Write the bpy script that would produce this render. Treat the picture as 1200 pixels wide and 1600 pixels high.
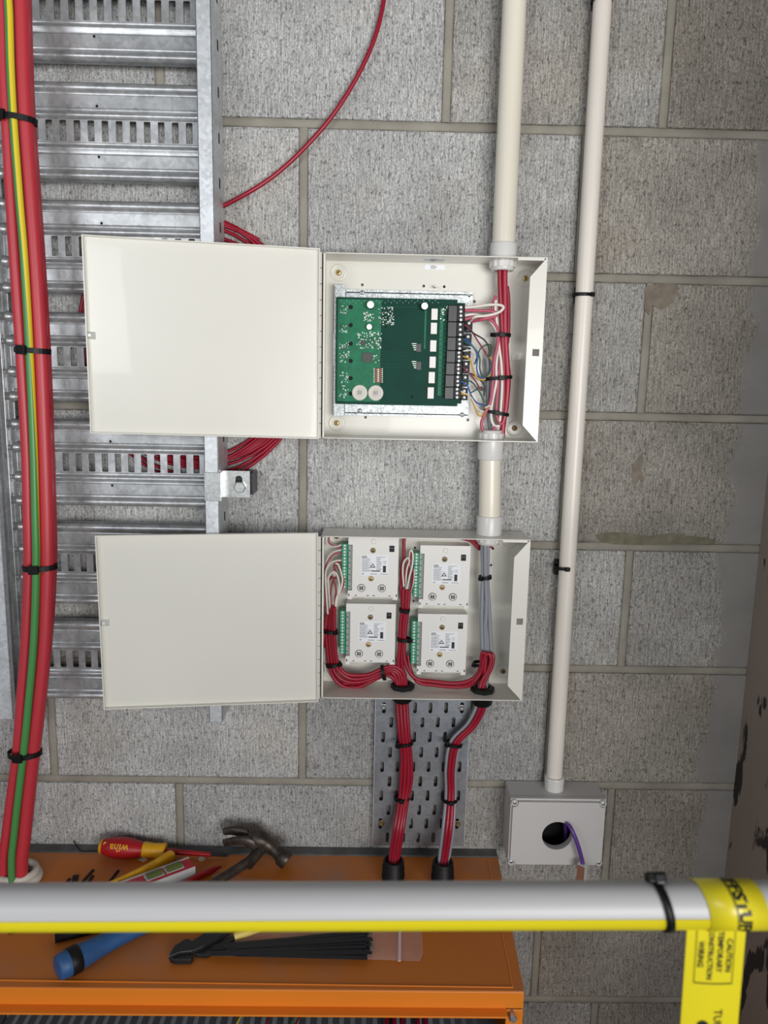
import bpy, math, random
from mathutils import Vector, Matrix, geometry
random.seed(7)
SC = bpy.context.scene
COL = SC.collection
for _o in list(bpy.data.objects): bpy.data.objects.remove(_o)

# ------------------------------------------------------------------ camera
CAM_F = 1180.04                       # focal length in pixels of the 1200x1600 frame
CF = Vector((0.0153389, 0.98563058, -0.16821733))
CR = Vector((0.99971827, -0.01207004, 0.02043777))
CU = Vector((-0.0181137, 0.16848343, 0.98553804))
CC = Vector((0.1065347, -1.13829299, -0.35768051))
cd = bpy.data.cameras.new('camera'); cam = bpy.data.objects.new('camera', cd); COL.objects.link(cam)
cam.matrix_world = Matrix(((CR.x, CU.x, -CF.x, CC.x), (CR.y, CU.y, -CF.y, CC.y), (CR.z, CU.z, -CF.z, CC.z), (0, 0, 0, 1)))
cd.sensor_fit = 'HORIZONTAL'; cd.sensor_width = 36.0; cd.lens = 36.0*CAM_F/1200.0
cd.clip_start = 0.02; cd.clip_end = 50
cd.dof.use_dof = True; cd.dof.focus_distance = 1.10; cd.dof.aperture_fstop = 10.0
SC.camera = cam

# ------------------------------------------------------------------ light
W = bpy.data.worlds.new('world'); SC.world = W; W.use_nodes = True
bg = W.node_tree.nodes['Background']; bg.inputs[0].default_value = (0.90, 0.94, 1.0, 1); bg.inputs[1].default_value = 0.27
def area(name, loc, target, sx, sy, power, colr):
    l = bpy.data.lights.new(name, 'AREA'); l.shape = 'RECTANGLE'; l.size = sx; l.size_y = sy; l.energy = power; l.color = colr
    o = bpy.data.objects.new(name, l); COL.objects.link(o); o.location = loc
    o.rotation_euler = (Vector(target)-Vector(loc)).to_track_quat('-Z', 'Y').to_euler(); l.spread = math.radians(125); return o
area('daylight_opening', (0.85, -2.6, -0.50), (-0.15, 0, 0.62), 1.4, 0.9, 29.5, (1.0, 0.985, 0.96))
area('left_fill', (-0.9, -2.0, -0.1), (-0.15, 0, 0.5), 0.7, 0.5, 6, (0.93, 0.97, 1.0))  # unseen cool fill lamp, left of and behind the camera
SC.view_settings.view_transform = 'Standard'; SC.view_settings.look = 'None'
SC.view_settings.exposure = 0.0; SC.view_settings.gamma = 1.0; SC.view_settings.use_curve_mapping = False

# ------------------------------------------------------------------ points on the real planes, measured off the photograph
def ray(px, py): return CF*CAM_F + CR*(px-600) + CU*(800-py)
def by(px, py, y=0.0):
    d = ray(px, py); return CC + d*((y-CC.y)/d.y)
def bz(px, py, z):
    d = ray(px, py); return CC + d*((z-CC.z)/d.z)

# ------------------------------------------------------------------ materials
def lin(c):
    c = c/255.0
    return c/12.92 if c <= 0.04045 else ((c+0.055)/1.055)**2.4
def rgb(t): return (lin(t[0]), lin(t[1]), lin(t[2]), 1.0)
def mat(name, colr, rough=0.5, metal=0.0, noise=None, bump=None, alpha=1.0, coat=0.0, trans=0.0, vor=None, spec=0.5):
    """noise=(scale, amount, (sx,sy,sz)); bump=(scale, strength, dist, (sx,sy,sz)); vor=(scale, amount)"""
    m = bpy.data.materials.new(name); m.use_nodes = True; nt = m.node_tree; b = nt.nodes['Principled BSDF']
    b.inputs['Base Color'].default_value = rgb(colr); b.inputs['Roughness'].default_value = rough
    b.inputs['Metallic'].default_value = metal; b.inputs['Alpha'].default_value = alpha
    b.inputs['Coat Weight'].default_value = coat; b.inputs['Transmission Weight'].default_value = trans
    b.inputs['Specular IOR Level'].default_value = spec
    L = nt.links
    def mapping(s):
        tc = nt.nodes.new('ShaderNodeTexCoord'); mp = nt.nodes.new('ShaderNodeMapping'); mp.inputs['Scale'].default_value = s
        L.new(tc.outputs['Object'], mp.inputs[0]); return mp.outputs[0]
    src = None
    if noise:
        n = nt.nodes.new('ShaderNodeTexNoise'); n.inputs['Scale'].default_value = noise[0]; n.inputs['Detail'].default_value = 4
        L.new(mapping(noise[2] if len(noise) > 2 else (1, 1, 1)), n.inputs['Vector'])
        r = nt.nodes.new('ShaderNodeMapRange'); r.inputs[1].default_value = 0.3; r.inputs[2].default_value = 0.7
        r.inputs[3].default_value = 1-noise[1]; r.inputs[4].default_value = 1+noise[1]*0.4
        L.new(n.outputs[0], r.inputs[0]); src = r.outputs[0]
    if vor:
        v = nt.nodes.new('ShaderNodeTexVoronoi'); v.inputs['Scale'].default_value = vor[0]; L.new(mapping((1, 1, 1)), v.inputs['Vector'])
        sep = nt.nodes.new('ShaderNodeSeparateColor'); L.new(v.outputs['Color'], sep.inputs[0])
        r = nt.nodes.new('ShaderNodeMapRange'); r.inputs[3].default_value = 1-vor[1]; r.inputs[4].default_value = 1+vor[1]*0.6
        L.new(sep.outputs[0], r.inputs[0])
        if src:
            mm = nt.nodes.new('ShaderNodeMath'); mm.operation = 'MULTIPLY'; L.new(src, mm.inputs[0]); L.new(r.outputs[0], mm.inputs[1]); src = mm.outputs[0]
        else: src = r.outputs[0]
    if src:
        mx = nt.nodes.new('ShaderNodeVectorMath'); mx.operation = 'SCALE'; mx.inputs[0].default_value = rgb(colr)[:3]
        L.new(src, mx.inputs['Scale']); L.new(mx.outputs[0], b.inputs['Base Color'])
    if bump:
        n = nt.nodes.new('ShaderNodeTexNoise'); n.inputs['Scale'].default_value = bump[0]; n.inputs['Detail'].default_value = 3
        L.new(mapping(bump[3] if len(bump) > 3 else (1, 1, 1)), n.inputs['Vector'])
        bp = nt.nodes.new('ShaderNodeBump'); bp.inputs['Strength'].default_value = bump[1]; bp.inputs['Distance'].default_value = bump[2]
        L.new(n.outputs[0], bp.inputs['Height']); L.new(bp.outputs[0], b.inputs['Normal'])
    return m

def block_material():
    m = bpy.data.materials.new('concrete_block'); m.use_nodes = True; nt = m.node_tree; L = nt.links; b = nt.nodes['Principled BSDF']
    b.inputs['Roughness'].default_value = 0.92; b.inputs['Specular IOR Level'].default_value = 0.25
    geo = nt.nodes.new('ShaderNodeNewGeometry'); oi = nt.nodes.new('ShaderNodeObjectInfo')
    def noise(scale, s, detail=3, rough=0.6):
        mp = nt.nodes.new('ShaderNodeMapping'); mp.inputs['Scale'].default_value = s; L.new(geo.outputs['Position'], mp.inputs[0])
        n = nt.nodes.new('ShaderNodeTexNoise'); n.inputs['Scale'].default_value = scale; n.inputs['Detail'].default_value = detail
        n.inputs['Roughness'].default_value = rough; L.new(mp.outputs[0], n.inputs['Vector']); return n.outputs[0]
    def rng(s, a, c, lo, hi):
        r = nt.nodes.new('ShaderNodeMapRange'); r.inputs[1].default_value = a; r.inputs[2].default_value = c
        r.inputs[3].default_value = lo; r.inputs[4].default_value = hi; L.new(s, r.inputs[0]); return r.outputs[0]
    def mul(a, c):
        n = nt.nodes.new('ShaderNodeMath'); n.operation = 'MULTIPLY'; L.new(a, n.inputs[0]); L.new(c, n.inputs[1]); return n.outputs[0]
    stri = noise(430, (1, 1, 0.09), 2); grain = noise(520, (1, 1, 0.5), 3, 0.7); pits = noise(210, (1, 1, 0.6), 3, 0.7); big = noise(7, (1, 1, 1.3), 4)
    f = mul(mul(rng(stri, .36, .64, .74, 1.20), rng(grain, .36, .64, .58, 1.24)), mul(rng(pits, .36, .45, .48, 1.02), rng(big, .3, .7, .76, 1.12)))  # striations are shaded in the colour too, as frontal light hardly models them
    sc = nt.nodes.new('ShaderNodeVectorMath'); sc.operation = 'SCALE'; L.new(oi.outputs['Color'], sc.inputs[0]); L.new(f, sc.inputs['Scale'])
    # damp brownish stains in broad patches
    st = noise(4.5, (1, 1, 1), 3); mixn = nt.nodes.new('ShaderNodeMix'); mixn.data_type = 'RGBA'; mixn.blend_type = 'MULTIPLY'
    L.new(rng(st, .52, .68, 0, .5), mixn.inputs[0]); L.new(sc.outputs[0], mixn.inputs[6]); mixn.inputs[7].default_value = (0.84, 0.78, 0.70, 1)
    # smooth cement smeared along the corner column
    sep = nt.nodes.new('ShaderNodeSeparateXYZ'); L.new(geo.outputs['Position'], sep.inputs[0])
    edge = nt.nodes.new('ShaderNodeMath'); edge.operation = 'ADD'; L.new(sep.outputs[0], edge.inputs[0]); L.new(rng(noise(9, (0, 1, 1), 5), .3, .7, -.022, .022), edge.inputs[1])
    smear = rng(edge.outputs[0], .650, .662, 0, 1)
    mc = nt.nodes.new('ShaderNodeMix'); mc.data_type = 'RGBA'; L.new(smear, mc.inputs[0]); L.new(mixn.outputs[2], mc.inputs[6])
    sc2 = nt.nodes.new('ShaderNodeVectorMath'); sc2.operation = 'SCALE'; sc2.inputs[0].default_value = rgb((142, 139, 136))[:3]; L.new(rng(big, .3, .7, .85, 1.1), sc2.inputs['Scale'])
    L.new(sc2.outputs[0], mc.inputs[7]); L.new(mc.outputs[2], b.inputs['Base Color'])
    inv = rng(smear, 0, 1, .55, .08)
    ad = nt.nodes.new('ShaderNodeMath'); ad.operation = 'ADD'; L.new(stri, ad.inputs[0]); L.new(rng(pits, .3, .45, -.6, 0), ad.inputs[1])
    bp = nt.nodes.new('ShaderNodeBump'); L.new(inv, bp.inputs['Strength']); bp.inputs['Distance'].default_value = 0.0010
    L.new(ad.outputs[0], bp.inputs['Height']); L.new(bp.outputs[0], b.inputs['Normal'])
    return m

def patch_material(name, c1, c2, scale, lo, hi, stretch, rough=0.7):
    m = mat(name, c1, rough); nt = m.node_tree; L = nt.links; b = nt.nodes['Principled BSDF']
    geo = nt.nodes.new('ShaderNodeNewGeometry'); mp = nt.nodes.new('ShaderNodeMapping'); mp.inputs['Scale'].default_value = stretch
    L.new(geo.outputs['Position'], mp.inputs[0]); n = nt.nodes.new('ShaderNodeTexNoise'); n.inputs['Scale'].default_value = scale
    n.inputs['Detail'].default_value = 5; L.new(mp.outputs[0], n.inputs['Vector'])
    r = nt.nodes.new('ShaderNodeMapRange'); r.inputs[1].default_value = lo; r.inputs[2].default_value = hi; L.new(n.outputs[0], r.inputs[0])
    mx = nt.nodes.new('ShaderNodeMix'); mx.data_type = 'RGBA'; L.new(r.outputs[0], mx.inputs[0])
    mx.inputs[6].default_value = rgb(c1); mx.inputs[7].default_value = rgb(c2); L.new(mx.outputs[2], b.inputs['Base Color'])
    bp = nt.nodes.new('ShaderNodeBump'); bp.inputs['Distance'].default_value = 0.001; bp.inputs['Strength'].default_value = .6
    L.new(r.outputs[0], bp.inputs['Height']); L.new(bp.outputs[0], b.inputs['Normal'])
    return m

M = dict(
 block=block_material(),
 mortar=mat('mortar', (152, 147, 136), .95, 0, (12, .30), (170, .8, .0015)),
 render=mat('cement_render', (150, 146, 142), .9, 0, (9, .22), (120, .3, .001)),
 rightwall=patch_material('flaking_brown_paint', (152, 140, 130), (50, 46, 44), 20, .565, .585, (1, 1, .38)),
 slab=mat('concrete_slab', (90, 88, 85), .9, 0, (5, .2)),
 cream=mat('cream_enamel', (222, 220, 211), .30, 0, (5, .03), (260, .06, .0006), coat=.15),
 galv=mat('galvanised_steel', (212, 216, 220), .42, .45, (30, .14), (300, .12, .0005), vor=(220, .16)),
 galvdark=mat('weathered_galvanised_steel', (186, 188, 190), .36, .55, (24, .30), (240, .12, .0005), vor=(160, .16)),
 spangle=mat('spangled_zinc_plate', (194, 200, 202), .4, .35, None, None, vor=(520, .42)),
 zinc=mat('zinc_plating', (205, 208, 208), .32, .7, (260, .25)),
 pipe=mat('cream_conduit', (226, 220, 205), .30, 0, (22, .07, (1, 1, .12)), coat=.1),
 pipe2=mat('off_white_conduit', (230, 223, 214), .33, 0, (20, .10, (1, 1, .12))),
 fitting=mat('pale_grey_fitting', (214, 213, 210), .28, 0),
 red=mat('red_cable_jacket', (150, 16, 42), .36, 0, (14, .12)),
 redbig=mat('red_power_cable', (182, 48, 60), .42, 0, (14, .14, (1, 1, .2))),
 redmid=mat('rose_red_jacket', (166, 34, 62), .36), pink=mat('pink_core', (184, 82, 104), .4), white=mat('white_core', (228, 222, 214), .4),
 green=mat('green_core', (70, 138, 74), .36), teal=mat('dark_green_core', (24, 84, 70), .4), yellow=mat('yellow_core', (222, 196, 40), .4),
 amber=mat('amber_core', (206, 158, 42), .4), blue=mat('blue_core', (32, 84, 158), .4), blackw=mat('black_core', (34, 28, 28), .4),
 darkred=mat('dark_red_core', (134, 22, 48), .4), grey=mat('grey_cable_jacket', (140, 144, 152), .38), violet=mat('violet_cable', (92, 62, 140), .38),
 black=mat('black_plastic', (17, 17, 18), .5, spec=.3), tie=mat('black_nylon', (10, 10, 11), .48, spec=.3), dark=mat('recess_shade', (14, 14, 15), .8),  # dark: near-black colour painted in for the shade of holes and recesses
 pcb=mat('green_circuit_board', (6, 64, 52), .5, 0, (26, .2), spec=.12), pcblight=mat('light_green_copper', (26, 116, 82), .45, 0, (90, .25), spec=.2),
 chip=mat('chip_black', (38, 38, 42), .4), silver=mat('component_silver', (220, 222, 220), .35, .3), solder=mat('solder', (196, 206, 196), .3, .4),
 whitep=mat('white_plastic', (232, 230, 226), .36), buzzer=mat('buzzer_disc', (212, 208, 200), .45), terminal=mat('green_terminal', (44, 150, 112), .4),
 label=mat('label_paper', (238, 240, 244), .5), ink=mat('label_ink', (40, 42, 46), .6), inklight=mat('label_ink_light', (112, 116, 124), .6),
 brass=mat('brass_screw', (206, 178, 118), .32, .6), brassd=mat('tarnished_screw', (150, 128, 88), .4, .6), amberc=mat('dip_switch', (120, 72, 34), .5),
 grey_box=mat('grey_abs', (196, 194, 193), .42), copperp=mat('brown_film_metal', (168, 132, 112), .3, .5),
 orange=mat('orange_powder_coat', (228, 130, 36), .42, 0, (6, .06), (200, .05, .0005)),
 orangetop=patch_material('shaded_worn_orange_coat', (196, 112, 38), (166, 118, 90), 5, .50, .70, (1, 1, 1), .5),  # orangetop: darker copy of the orange, shade painted in; brown patches are dust
 gasket=mat('grey_cement_strip', (98, 98, 98), .8, 0, (40, .35)),
 polew=mat('white_plastic_pole', (176, 176, 178), .42), yellowtape=mat('yellow_tape', (206, 192, 30), .34, 0, coat=.1), tapeink=mat('tape_ink', (26, 26, 22), .5),
 hammer=mat('scuffed_hammer_steel', (78, 70, 64), .42, .55, (70, .55), (90, .5, .001)), bluegrip=mat('blue_rubber_grip', (42, 86, 138), .5, 0, (60, .2), (900, .5, .0004)),
 screwred=mat('red_tool_handle', (168, 20, 30), .4, 0, (60, .15)), screwyel=mat('yellow_tool_handle', (226, 168, 24), .4, 0, (60, .18)),
 levelred=mat('red_level_frame', (184, 30, 46), .4), levelgrey=mat('pale_level_face', (180, 182, 182), .4), vial=mat('green_vial', (104, 118, 62), .12, trans=.4),
 steel=mat('black_oxide_steel', (52, 53, 56), .32, .5), yhandle=mat('pale_yellow_handle', (222, 196, 104), .45),
 bag=mat('clear_plastic_bag', (238, 224, 226), .22, 0, (30, .1), (70, .6, .002), alpha=.20, coat=.2), bagtrim=mat('bag_zip_seal', (235, 225, 225), .25, alpha=.6),
 duct=mat('grey_wiring_duct', (92, 94, 98), .5), gland_white=mat('white_tape_gland', (205, 200, 190), .6, 0, (80, .15)),
 galvgrey=mat('dull_galvanised_steel', (150, 155, 162), .40, .6, (22, .2), (240, .1, .0005), vor=(180, .12)),
 mortarbrown=mat('brown_mortar', (134, 124, 112), .95, 0, (70, .3), (260, .6, .001)), mortarolive=mat('olive_mortar', (118, 114, 96), .95, 0, (70, .3), (260, .6, .001)),
 tiestreak=mat('slate_black_nylon', (30, 32, 38), .42),
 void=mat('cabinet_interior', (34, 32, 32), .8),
)

# ------------------------------------------------------------------ mesh building
def inside(p, poly):
    c = False; n = len(poly)
    for i in range(n):
        a, b = poly[i], poly[i-1]
        if (a[1] > p[1]) != (b[1] > p[1]) and p[0] < (b[0]-a[0])*(p[1]-a[1])/(b[1]-a[1])+a[0]: c = not c
    return c
class MB:
    def __init__(s): s.v = []; s.f = []; s.sm = []
    def add(s, vs, fs, smooth=False):
        o = len(s.v); s.v += [tuple(v) for v in vs]
        for f in fs: s.f.append([i+o for i in f]); s.sm.append(smooth)
        return s
    def box(s, x0, x1, y0, y1, z0, z1):
        vs = [(x, y, z) for x in (x0, x1) for y in (y0, y1) for z in (z0, z1)]
        return s.add(vs, [(0, 1, 3, 2), (4, 6, 7, 5), (0, 4, 5, 1), (2, 3, 7, 6), (0, 2, 6, 4), (1, 5, 7, 3)])
    def cbox(s, c, sx, sy, sz): return s.box(c[0]-sx/2, c[0]+sx/2, c[1]-sy/2, c[1]+sy/2, c[2]-sz/2, c[2]+sz/2)
    def obox(s, p0, p1, wdt, hgt, up=Vector((0, 0, 1))):
        p0, p1 = Vector(p0), Vector(p1); d = (p1-p0).normalized(); sd = d.cross(up).normalized()*(wdt/2); u = sd.cross(d).normalized()*(hgt/2)
        vs = [p+a*sd+b*u for p in (p0, p1) for a, b in ((-1, -1), (1, -1), (1, 1), (-1, 1))]
        return s.add(vs, [(0, 1, 2, 3), (7, 6, 5, 4), (0, 4, 5, 1), (1, 5, 6, 2), (2, 6, 7, 3), (3, 7, 4, 0)])
    def lathe(s, p0, axis, prof, n=16, caps=True, ribs=0):
        """prof: list of (distance along axis, radius)"""
        p0 = Vector(p0); a = Vector(axis).normalized(); t = Vector((0, 0, 1)) if abs(a.z) < .9 else Vector((1, 0, 0))
        u = a.cross(t).normalized(); w = a.cross(u); vs = []
        for d, r in prof:
            for i in range(n):
                th = 2*math.pi*i/n; rr = r*(1+ribs*(1 if (i//2) % 2 else -1)) if ribs else r
                vs.append(p0+a*d+(u*math.cos(th)+w*math.sin(th))*rr)
        s.add(vs, [(k*n+i, k*n+(i+1) % n, (k+1)*n+(i+1) % n, (k+1)*n+i) for k in range(len(prof)-1) for i in range(n)], not ribs and n > 8)
        if caps:
            m = (len(prof)-1)*n; s.add(vs[:n], [tuple(range(n-1, -1, -1))]); s.add(vs[m:], [tuple(range(n))])
        return s
    def cyl(s, p0, p1, r, n=14, r2=None):
        d = Vector(p1)-Vector(p0); return s.lathe(p0, d, [(0, r), (d.length, r if r2 is None else r2)], n)
    def tube(s, pts, r, n=8, closed=False, flat=None):
        pts = [Vector(p) for p in pts]; m = len(pts); vs = []
        t0 = (pts[1]-pts[0]).normalized(); ref = Vector((0, -1, 0)) if abs(t0.y) < .9 else Vector((0, 0, 1)); u = t0.cross(ref).normalized()
        for i, p in enumerate(pts):
            if closed: t = (pts[(i+1) % m]-pts[i-1]).normalized()
            else: t = (pts[min(i+1, m-1)]-pts[max(i-1, 0)]).normalized()
            u = (u-t*u.dot(t)).normalized(); w = t.cross(u); rr = r[i] if isinstance(r, (list, tuple)) else r
            for k in range(n):
                th = 2*math.pi*k/n; vs.append(p+(u*math.cos(th)+w*math.sin(th)*(flat or 1))*rr)
        rings = m if closed else m-1
        s.add(vs, [(i*n+k, i*n+(k+1) % n, ((i+1) % m)*n+(k+1) % n, ((i+1) % m)*n+k) for i in range(rings) for k in range(n)], True)
        if not closed: s.add(vs[:n], [tuple(range(n-1, -1, -1))]); s.add(vs[-n:], [tuple(range(n))])
        return s
    def plate(s, outer, holes, y0, y1, flip=False):
        """outline in XZ, extruded from y0 (front, towards the camera) to y1"""
        vv = [Vector(p) for p in outer]; ed = [(i, (i+1) % len(outer)) for i in range(len(outer))]; loops = [list(range(len(outer)))]
        for h in holes:
            o = len(vv); vv += [Vector(p) for p in h]; ed += [(o+i, o+(i+1) % len(h)) for i in range(len(h))]; loops.append(list(range(o, o+len(h))))
        r = geometry.delaunay_2d_cdt(vv, ed, [], 0, 1e-7); V2, F2 = r[0], r[2]; orig = r[3]
        keep = []
        for f in F2:
            c = sum((V2[i] for i in f), Vector((0, 0)))/len(f)
            if inside(c, outer) and not any(inside(c, h) for h in holes): keep.append(f)
        n = len(V2); vs = [(p.x, y0, p.y) for p in V2]+[(p.x, y1, p.y) for p in V2]
        fs = [tuple(f) for f in keep]+[tuple(n+i for i in reversed(f)) for f in keep]
        s.add(vs, fs)
        ep = {}
        for f in keep:
            for i in range(len(f)):
                a, b = f[i], f[(i+1) % len(f)]; ep[(a, b)] = 1
        side = [(b, a, n+a, n+b) for (a, b) in ep if (b, a) not in ep]
        return s.add(vs, side)
    def prism(s, poly, z0, z1):
        """outline in XY extruded along z"""
        n = len(poly); vs = [(p[0], p[1], z0) for p in poly]+[(p[0], p[1], z1) for p in poly]
        return s.add(vs, [tuple(range(n-1, -1, -1)), tuple(range(n, 2*n))]+[(i, (i+1) % n, n+(i+1) % n, n+i) for i in range(n)])
    def build(s, name, m, parent=None, bevel=0, mesh=None, local=False):
        """recentres the mesh on its own bounding box, links it and parents it"""
        lo = Vector((min(v[i] for v in s.v) for i in range(3))); hi = Vector((max(v[i] for v in s.v) for i in range(3))); c = (lo+hi)/2
        me = bpy.data.meshes.new(name); me.from_pydata([Vector(v)-c for v in s.v], [], s.f); me.polygons.foreach_set('use_smooth', s.sm)
        me.materials.append(M[m] if isinstance(m, str) else m); me.validate(); me.update()
        o = bpy.data.objects.new(name, me); COL.objects.link(o)
        if bevel:
            b = o.modifiers.new('bevel', 'BEVEL'); b.width = bevel; b.segments = 2; b.limit_method = 'ANGLE'; b.angle_limit = math.radians(50)
        place(o, c, parent, local); return o
WL = {}
def place(o, c, parent=None, local=False):
    if parent is not None:
        o.parent = parent; o.location = Vector(c) if (local and parent.type == 'EMPTY') else Vector(c)-WL[parent.name]
    else: o.location = c
    WL[o.name] = Vector(c)
def tag(o, label, cat, group=None):
    o['label'] = label; o['category'] = cat
    if group: o['group'] = group
    return o
def thing(name, label, cat, loc=(0, 0, 0), group=None):
    o = bpy.data.objects.new(name, None); COL.objects.link(o); o.location = loc; WL[o.name] = Vector(loc); o.empty_display_size = .01
    return tag(o, label, cat, group)
def struct(o): o['kind'] = 'structure'; return o
def dup(root, loc, label=None, rot=None):
    r = root.copy(); COL.objects.link(r); r.location = loc
    if rot is not None: r.rotation_euler = rot
    if label: r['label'] = label
    for ch in list(root.children):
        c = ch.copy(); COL.objects.link(c); c.parent = r
        for g in ch.children: d = g.copy(); COL.objects.link(d); d.parent = c
    return r
def circ(x, z, r, n=12, sx=1, sz=1): return [(x+math.cos(2*math.pi*i/n)*r*sx, z+math.sin(2*math.pi*i/n)*r*sz) for i in range(n)]
def rrect(x0, x1, z0, z1, r, k=3):
    out = []
    for cx, cz, a0 in ((x1-r, z1-r, 0), (x0+r, z1-r, 90), (x0+r, z0+r, 180), (x1-r, z0+r, 270)):
        for i in range(k+1):
            a = math.radians(a0+90*i/k); out.append((cx+r*math.cos(a), cz+r*math.sin(a)))
    return out
def spline(pts, k=7):
    P = [Vector(p) for p in pts]; P = [P[0]*2-P[1]]+P+[P[-1]*2-P[-2]]; out = []
    for i in range(1, len(P)-2):
        for j in range(k):
            t = j/k; a, b, c, d = P[i-1], P[i], P[i+1], P[i+2]
            out.append(.5*((2*b)+(c-a)*t+(2*a-5*b+4*c-d)*t*t+(3*b-a-3*c+d)*t**3))
    return out+[P[-2]]
def cable(name, label, cat, pts, r, m, group=None, n=9, k=7):
    """pts: (pixel x, pixel y, real depth y)"""
    return tag(MB().tube(spline([by(*p) for p in pts], k), r, n).build(name, m), label, cat, group)
_tm = {}
def text_mesh(s, size, rot=0, bold=0.0, ext=0.0, align='CENTER'):
    cu = bpy.data.curves.new('lettering', 'FONT'); cu.body = s; cu.size = size; cu.align_x = align; cu.align_y = 'CENTER'; cu.extrude = ext; cu.offset = bold
    cu.resolution_u = 2
    o = bpy.data.objects.new('lettering', cu); COL.objects.link(o); bpy.context.view_layer.update()
    me = bpy.data.meshes.new_from_object(o.evaluated_get(bpy.context.evaluated_depsgraph_get()))
    vs = [v.co.copy() for v in me.vertices]; fs = [tuple(p.vertices) for p in me.polygons]
    bpy.data.objects.remove(o); bpy.data.meshes.remove(me); bpy.data.curves.remove(cu)
    if rot:
        R = Matrix.Rotation(rot, 3, 'Z'); vs = [R @ v for v in vs]
    return vs, fs

# ================================================================== STRUCTURE
ZF, ZC, XL, XR = -2.0, 1.30, -1.3, 0.708
wall = struct(MB().box(XL, XR+.1, .0034, .12, ZF, ZC).build('wall_back', 'mortar'))
warm = (152, 146, 137); cool = (184, 184, 183)
def tintof(cx, row):
    t = min(1, max(0, (cx-.18)/.42)); j = random.uniform(.90, 1.07)
    if row == 4 and cx > .2: t *= .5
    w = [a*(1-t)+b*t for a, b in zip(cool, warm)]
    w = [x*j for x in w]; return rgb(w)
for row in range(-6, 11):
    z1, z0 = -.2*(row-1)-.005, -.2*row+.005
    if z1 < ZF or z0 > ZC: continue
    js = [x for x in ([-1.0, -.6, -.2, .2, .507] if row % 2 == 0 else [-1.2, -.8, -.4, 0, .4])]
    ed = [XL]+js+[XR]
    for a, b in zip(ed[:-1], ed[1:]):
        if b-a < .03: continue
        o = MB().box(a+.0062, b-.0062+(0.01 if b == XR else 0), 0, .03, z0+.0012, z1-.0012).build('concrete_block', 'block', wall, bevel=.0032)
        o.color = tintof((a+b)/2, row)
# struck mortar joints, each a shallow rounded bead
jn = random.Random(12)
def bead(p0, p1):
    p0, p1 = Vector(p0), Vector(p1); n = max(3, int((p1-p0).length/.02)); L2 = [p0.lerp(p1, i/n) for i in range(n+1)]
    MB().tube(L2, [.0066+jn.uniform(-.0006, .0005) for _ in L2], 8, flat=.42).build('mortar_joint', 'mortar', wall)
for row in range(-2, 9):
    zb = -.2*row
    bead((XL, .0030, zb), (XR, .0030, zb))
    for x in ([-.6, -.2, .2, .507] if row % 2 == 0 else [-.4, 0, .4]): bead((x, .0030, zb+.006), (x, .0030, zb+.194))
def blotch(name, pts, m, y0=-.0009):
    P_ = [by(x+jn.uniform(-2.5, 2.5), y+jn.uniform(-2, 2), 0) for x, y in pts]
    MB().plate([(p.x, p.z) for p in P_], [], y0, .003).build(name, m, wall, bevel=.0004)
blotch('mortar_smear', [(1004, 452), (1012, 446), (1026, 443), (1040, 441), (1056, 443), (1062, 449), (1058, 462), (1050, 474), (1040, 483), (1030, 484), (1020, 478), (1014, 492), (1008, 480), (1010, 464)], 'mortarbrown')
blotch('mortar_smear', [(932, 836), (948, 831), (980, 833), (1010, 836), (1050, 835), (1090, 839), (1118, 842), (1116, 850), (1080, 852), (1040, 850), (1000, 852), (960, 849), (936, 845)], 'mortarolive')
blotch('mortar_smear', [(986, 730), (996, 718), (1002, 708), (1004, 716), (1000, 735), (1006, 748), (1002, 758), (996, 748), (990, 762), (986, 750)], 'mortarbrown', -.0003)
wr = struct(MB().box(XR, XR+.12, -.75, .0, ZF, ZC).build('wall_right', 'rightwall'))
struct(MB().box(XL, 3.0, -3.2, .12, ZF-.1, ZF).build('floor', 'slab'))
struct(MB().box(XL, 3.0, -3.2, .12, ZC, ZC+.1).build('ceiling', 'slab'))

# ================================================================== CABLE TRAY
YB = -.018
tray = thing('cable_tray', 'galvanised ribbed cable tray fixed to the block wall behind the open doors', 'cable tray', (-.27, 0, -.35))
mm_ = lambda l: [x/1000 for x in l]
prof = [(64, -10), (63, -17), (60, -22), (55, -23.5), (51, -21), (48.5, -16.5), (46, -18.5), None, (31, -18.5), (29, -15.5), (26.5, -16), (23.5, -21), (19, -21.5), (15.5, -17), None,
        (-14, -17), (-16.5, -15), (-19.5, -20), (-24, -21.5), (-27.5, -16), (-30.5, -18.5), None, (-46, -18.5), (-49, -15.5), (-52.5, -20), (-57, -24), (-61.5, -22.5), (-64, -15), (-64.5, -10)]
XS0, XS1 = -.428, -.112
mb = MB(); seg = []; segs = []
for p in prof:
    if p is None: segs.append(seg); seg = []
    else: seg.append(p)
segs.append(seg)
for sg in segs:
    sg = [(p[0]*.9866, p[1]-15) for p in sg]; k = len(sg); vs = [(x, p[1]/1000, p[0]/1000) for x in (XS0, XS1) for p in sg]+[(x, p[1]/1000+.0015, p[0]/1000) for x in (XS0, XS1) for p in sg]
    mb.add(vs, [(i, i+1, k+i+1, k+i) for i in range(k-1)], True); mb.add(vs, [(2*k+i, 3*k+i, 3*k+i+1, 2*k+i+1) for i in range(k-1)], True)
sl = [rrect(-.1526-.01904*i-.0045, -.1526-.01904*i+.0045, -.0125, .0145, .0012, 2) for i in range(14)]
mb.plate([(XS0, -.0139), (XS1, -.0139), (XS1, .0155), (XS0, .0155)], sl, -.0322, -.0307)
for zz in (.0305, -.0455):
    mb.plate([(XS0, zz), (XS1, zz), (XS1, zz+.0152), (XS0, zz+.0152)], [circ(-.2763, .0323 if zz > 0 else -.0323, .0020, 8)], -.0336, -.0321)
slat0 = mb.build('slat', 'galvdark', tray)
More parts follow.
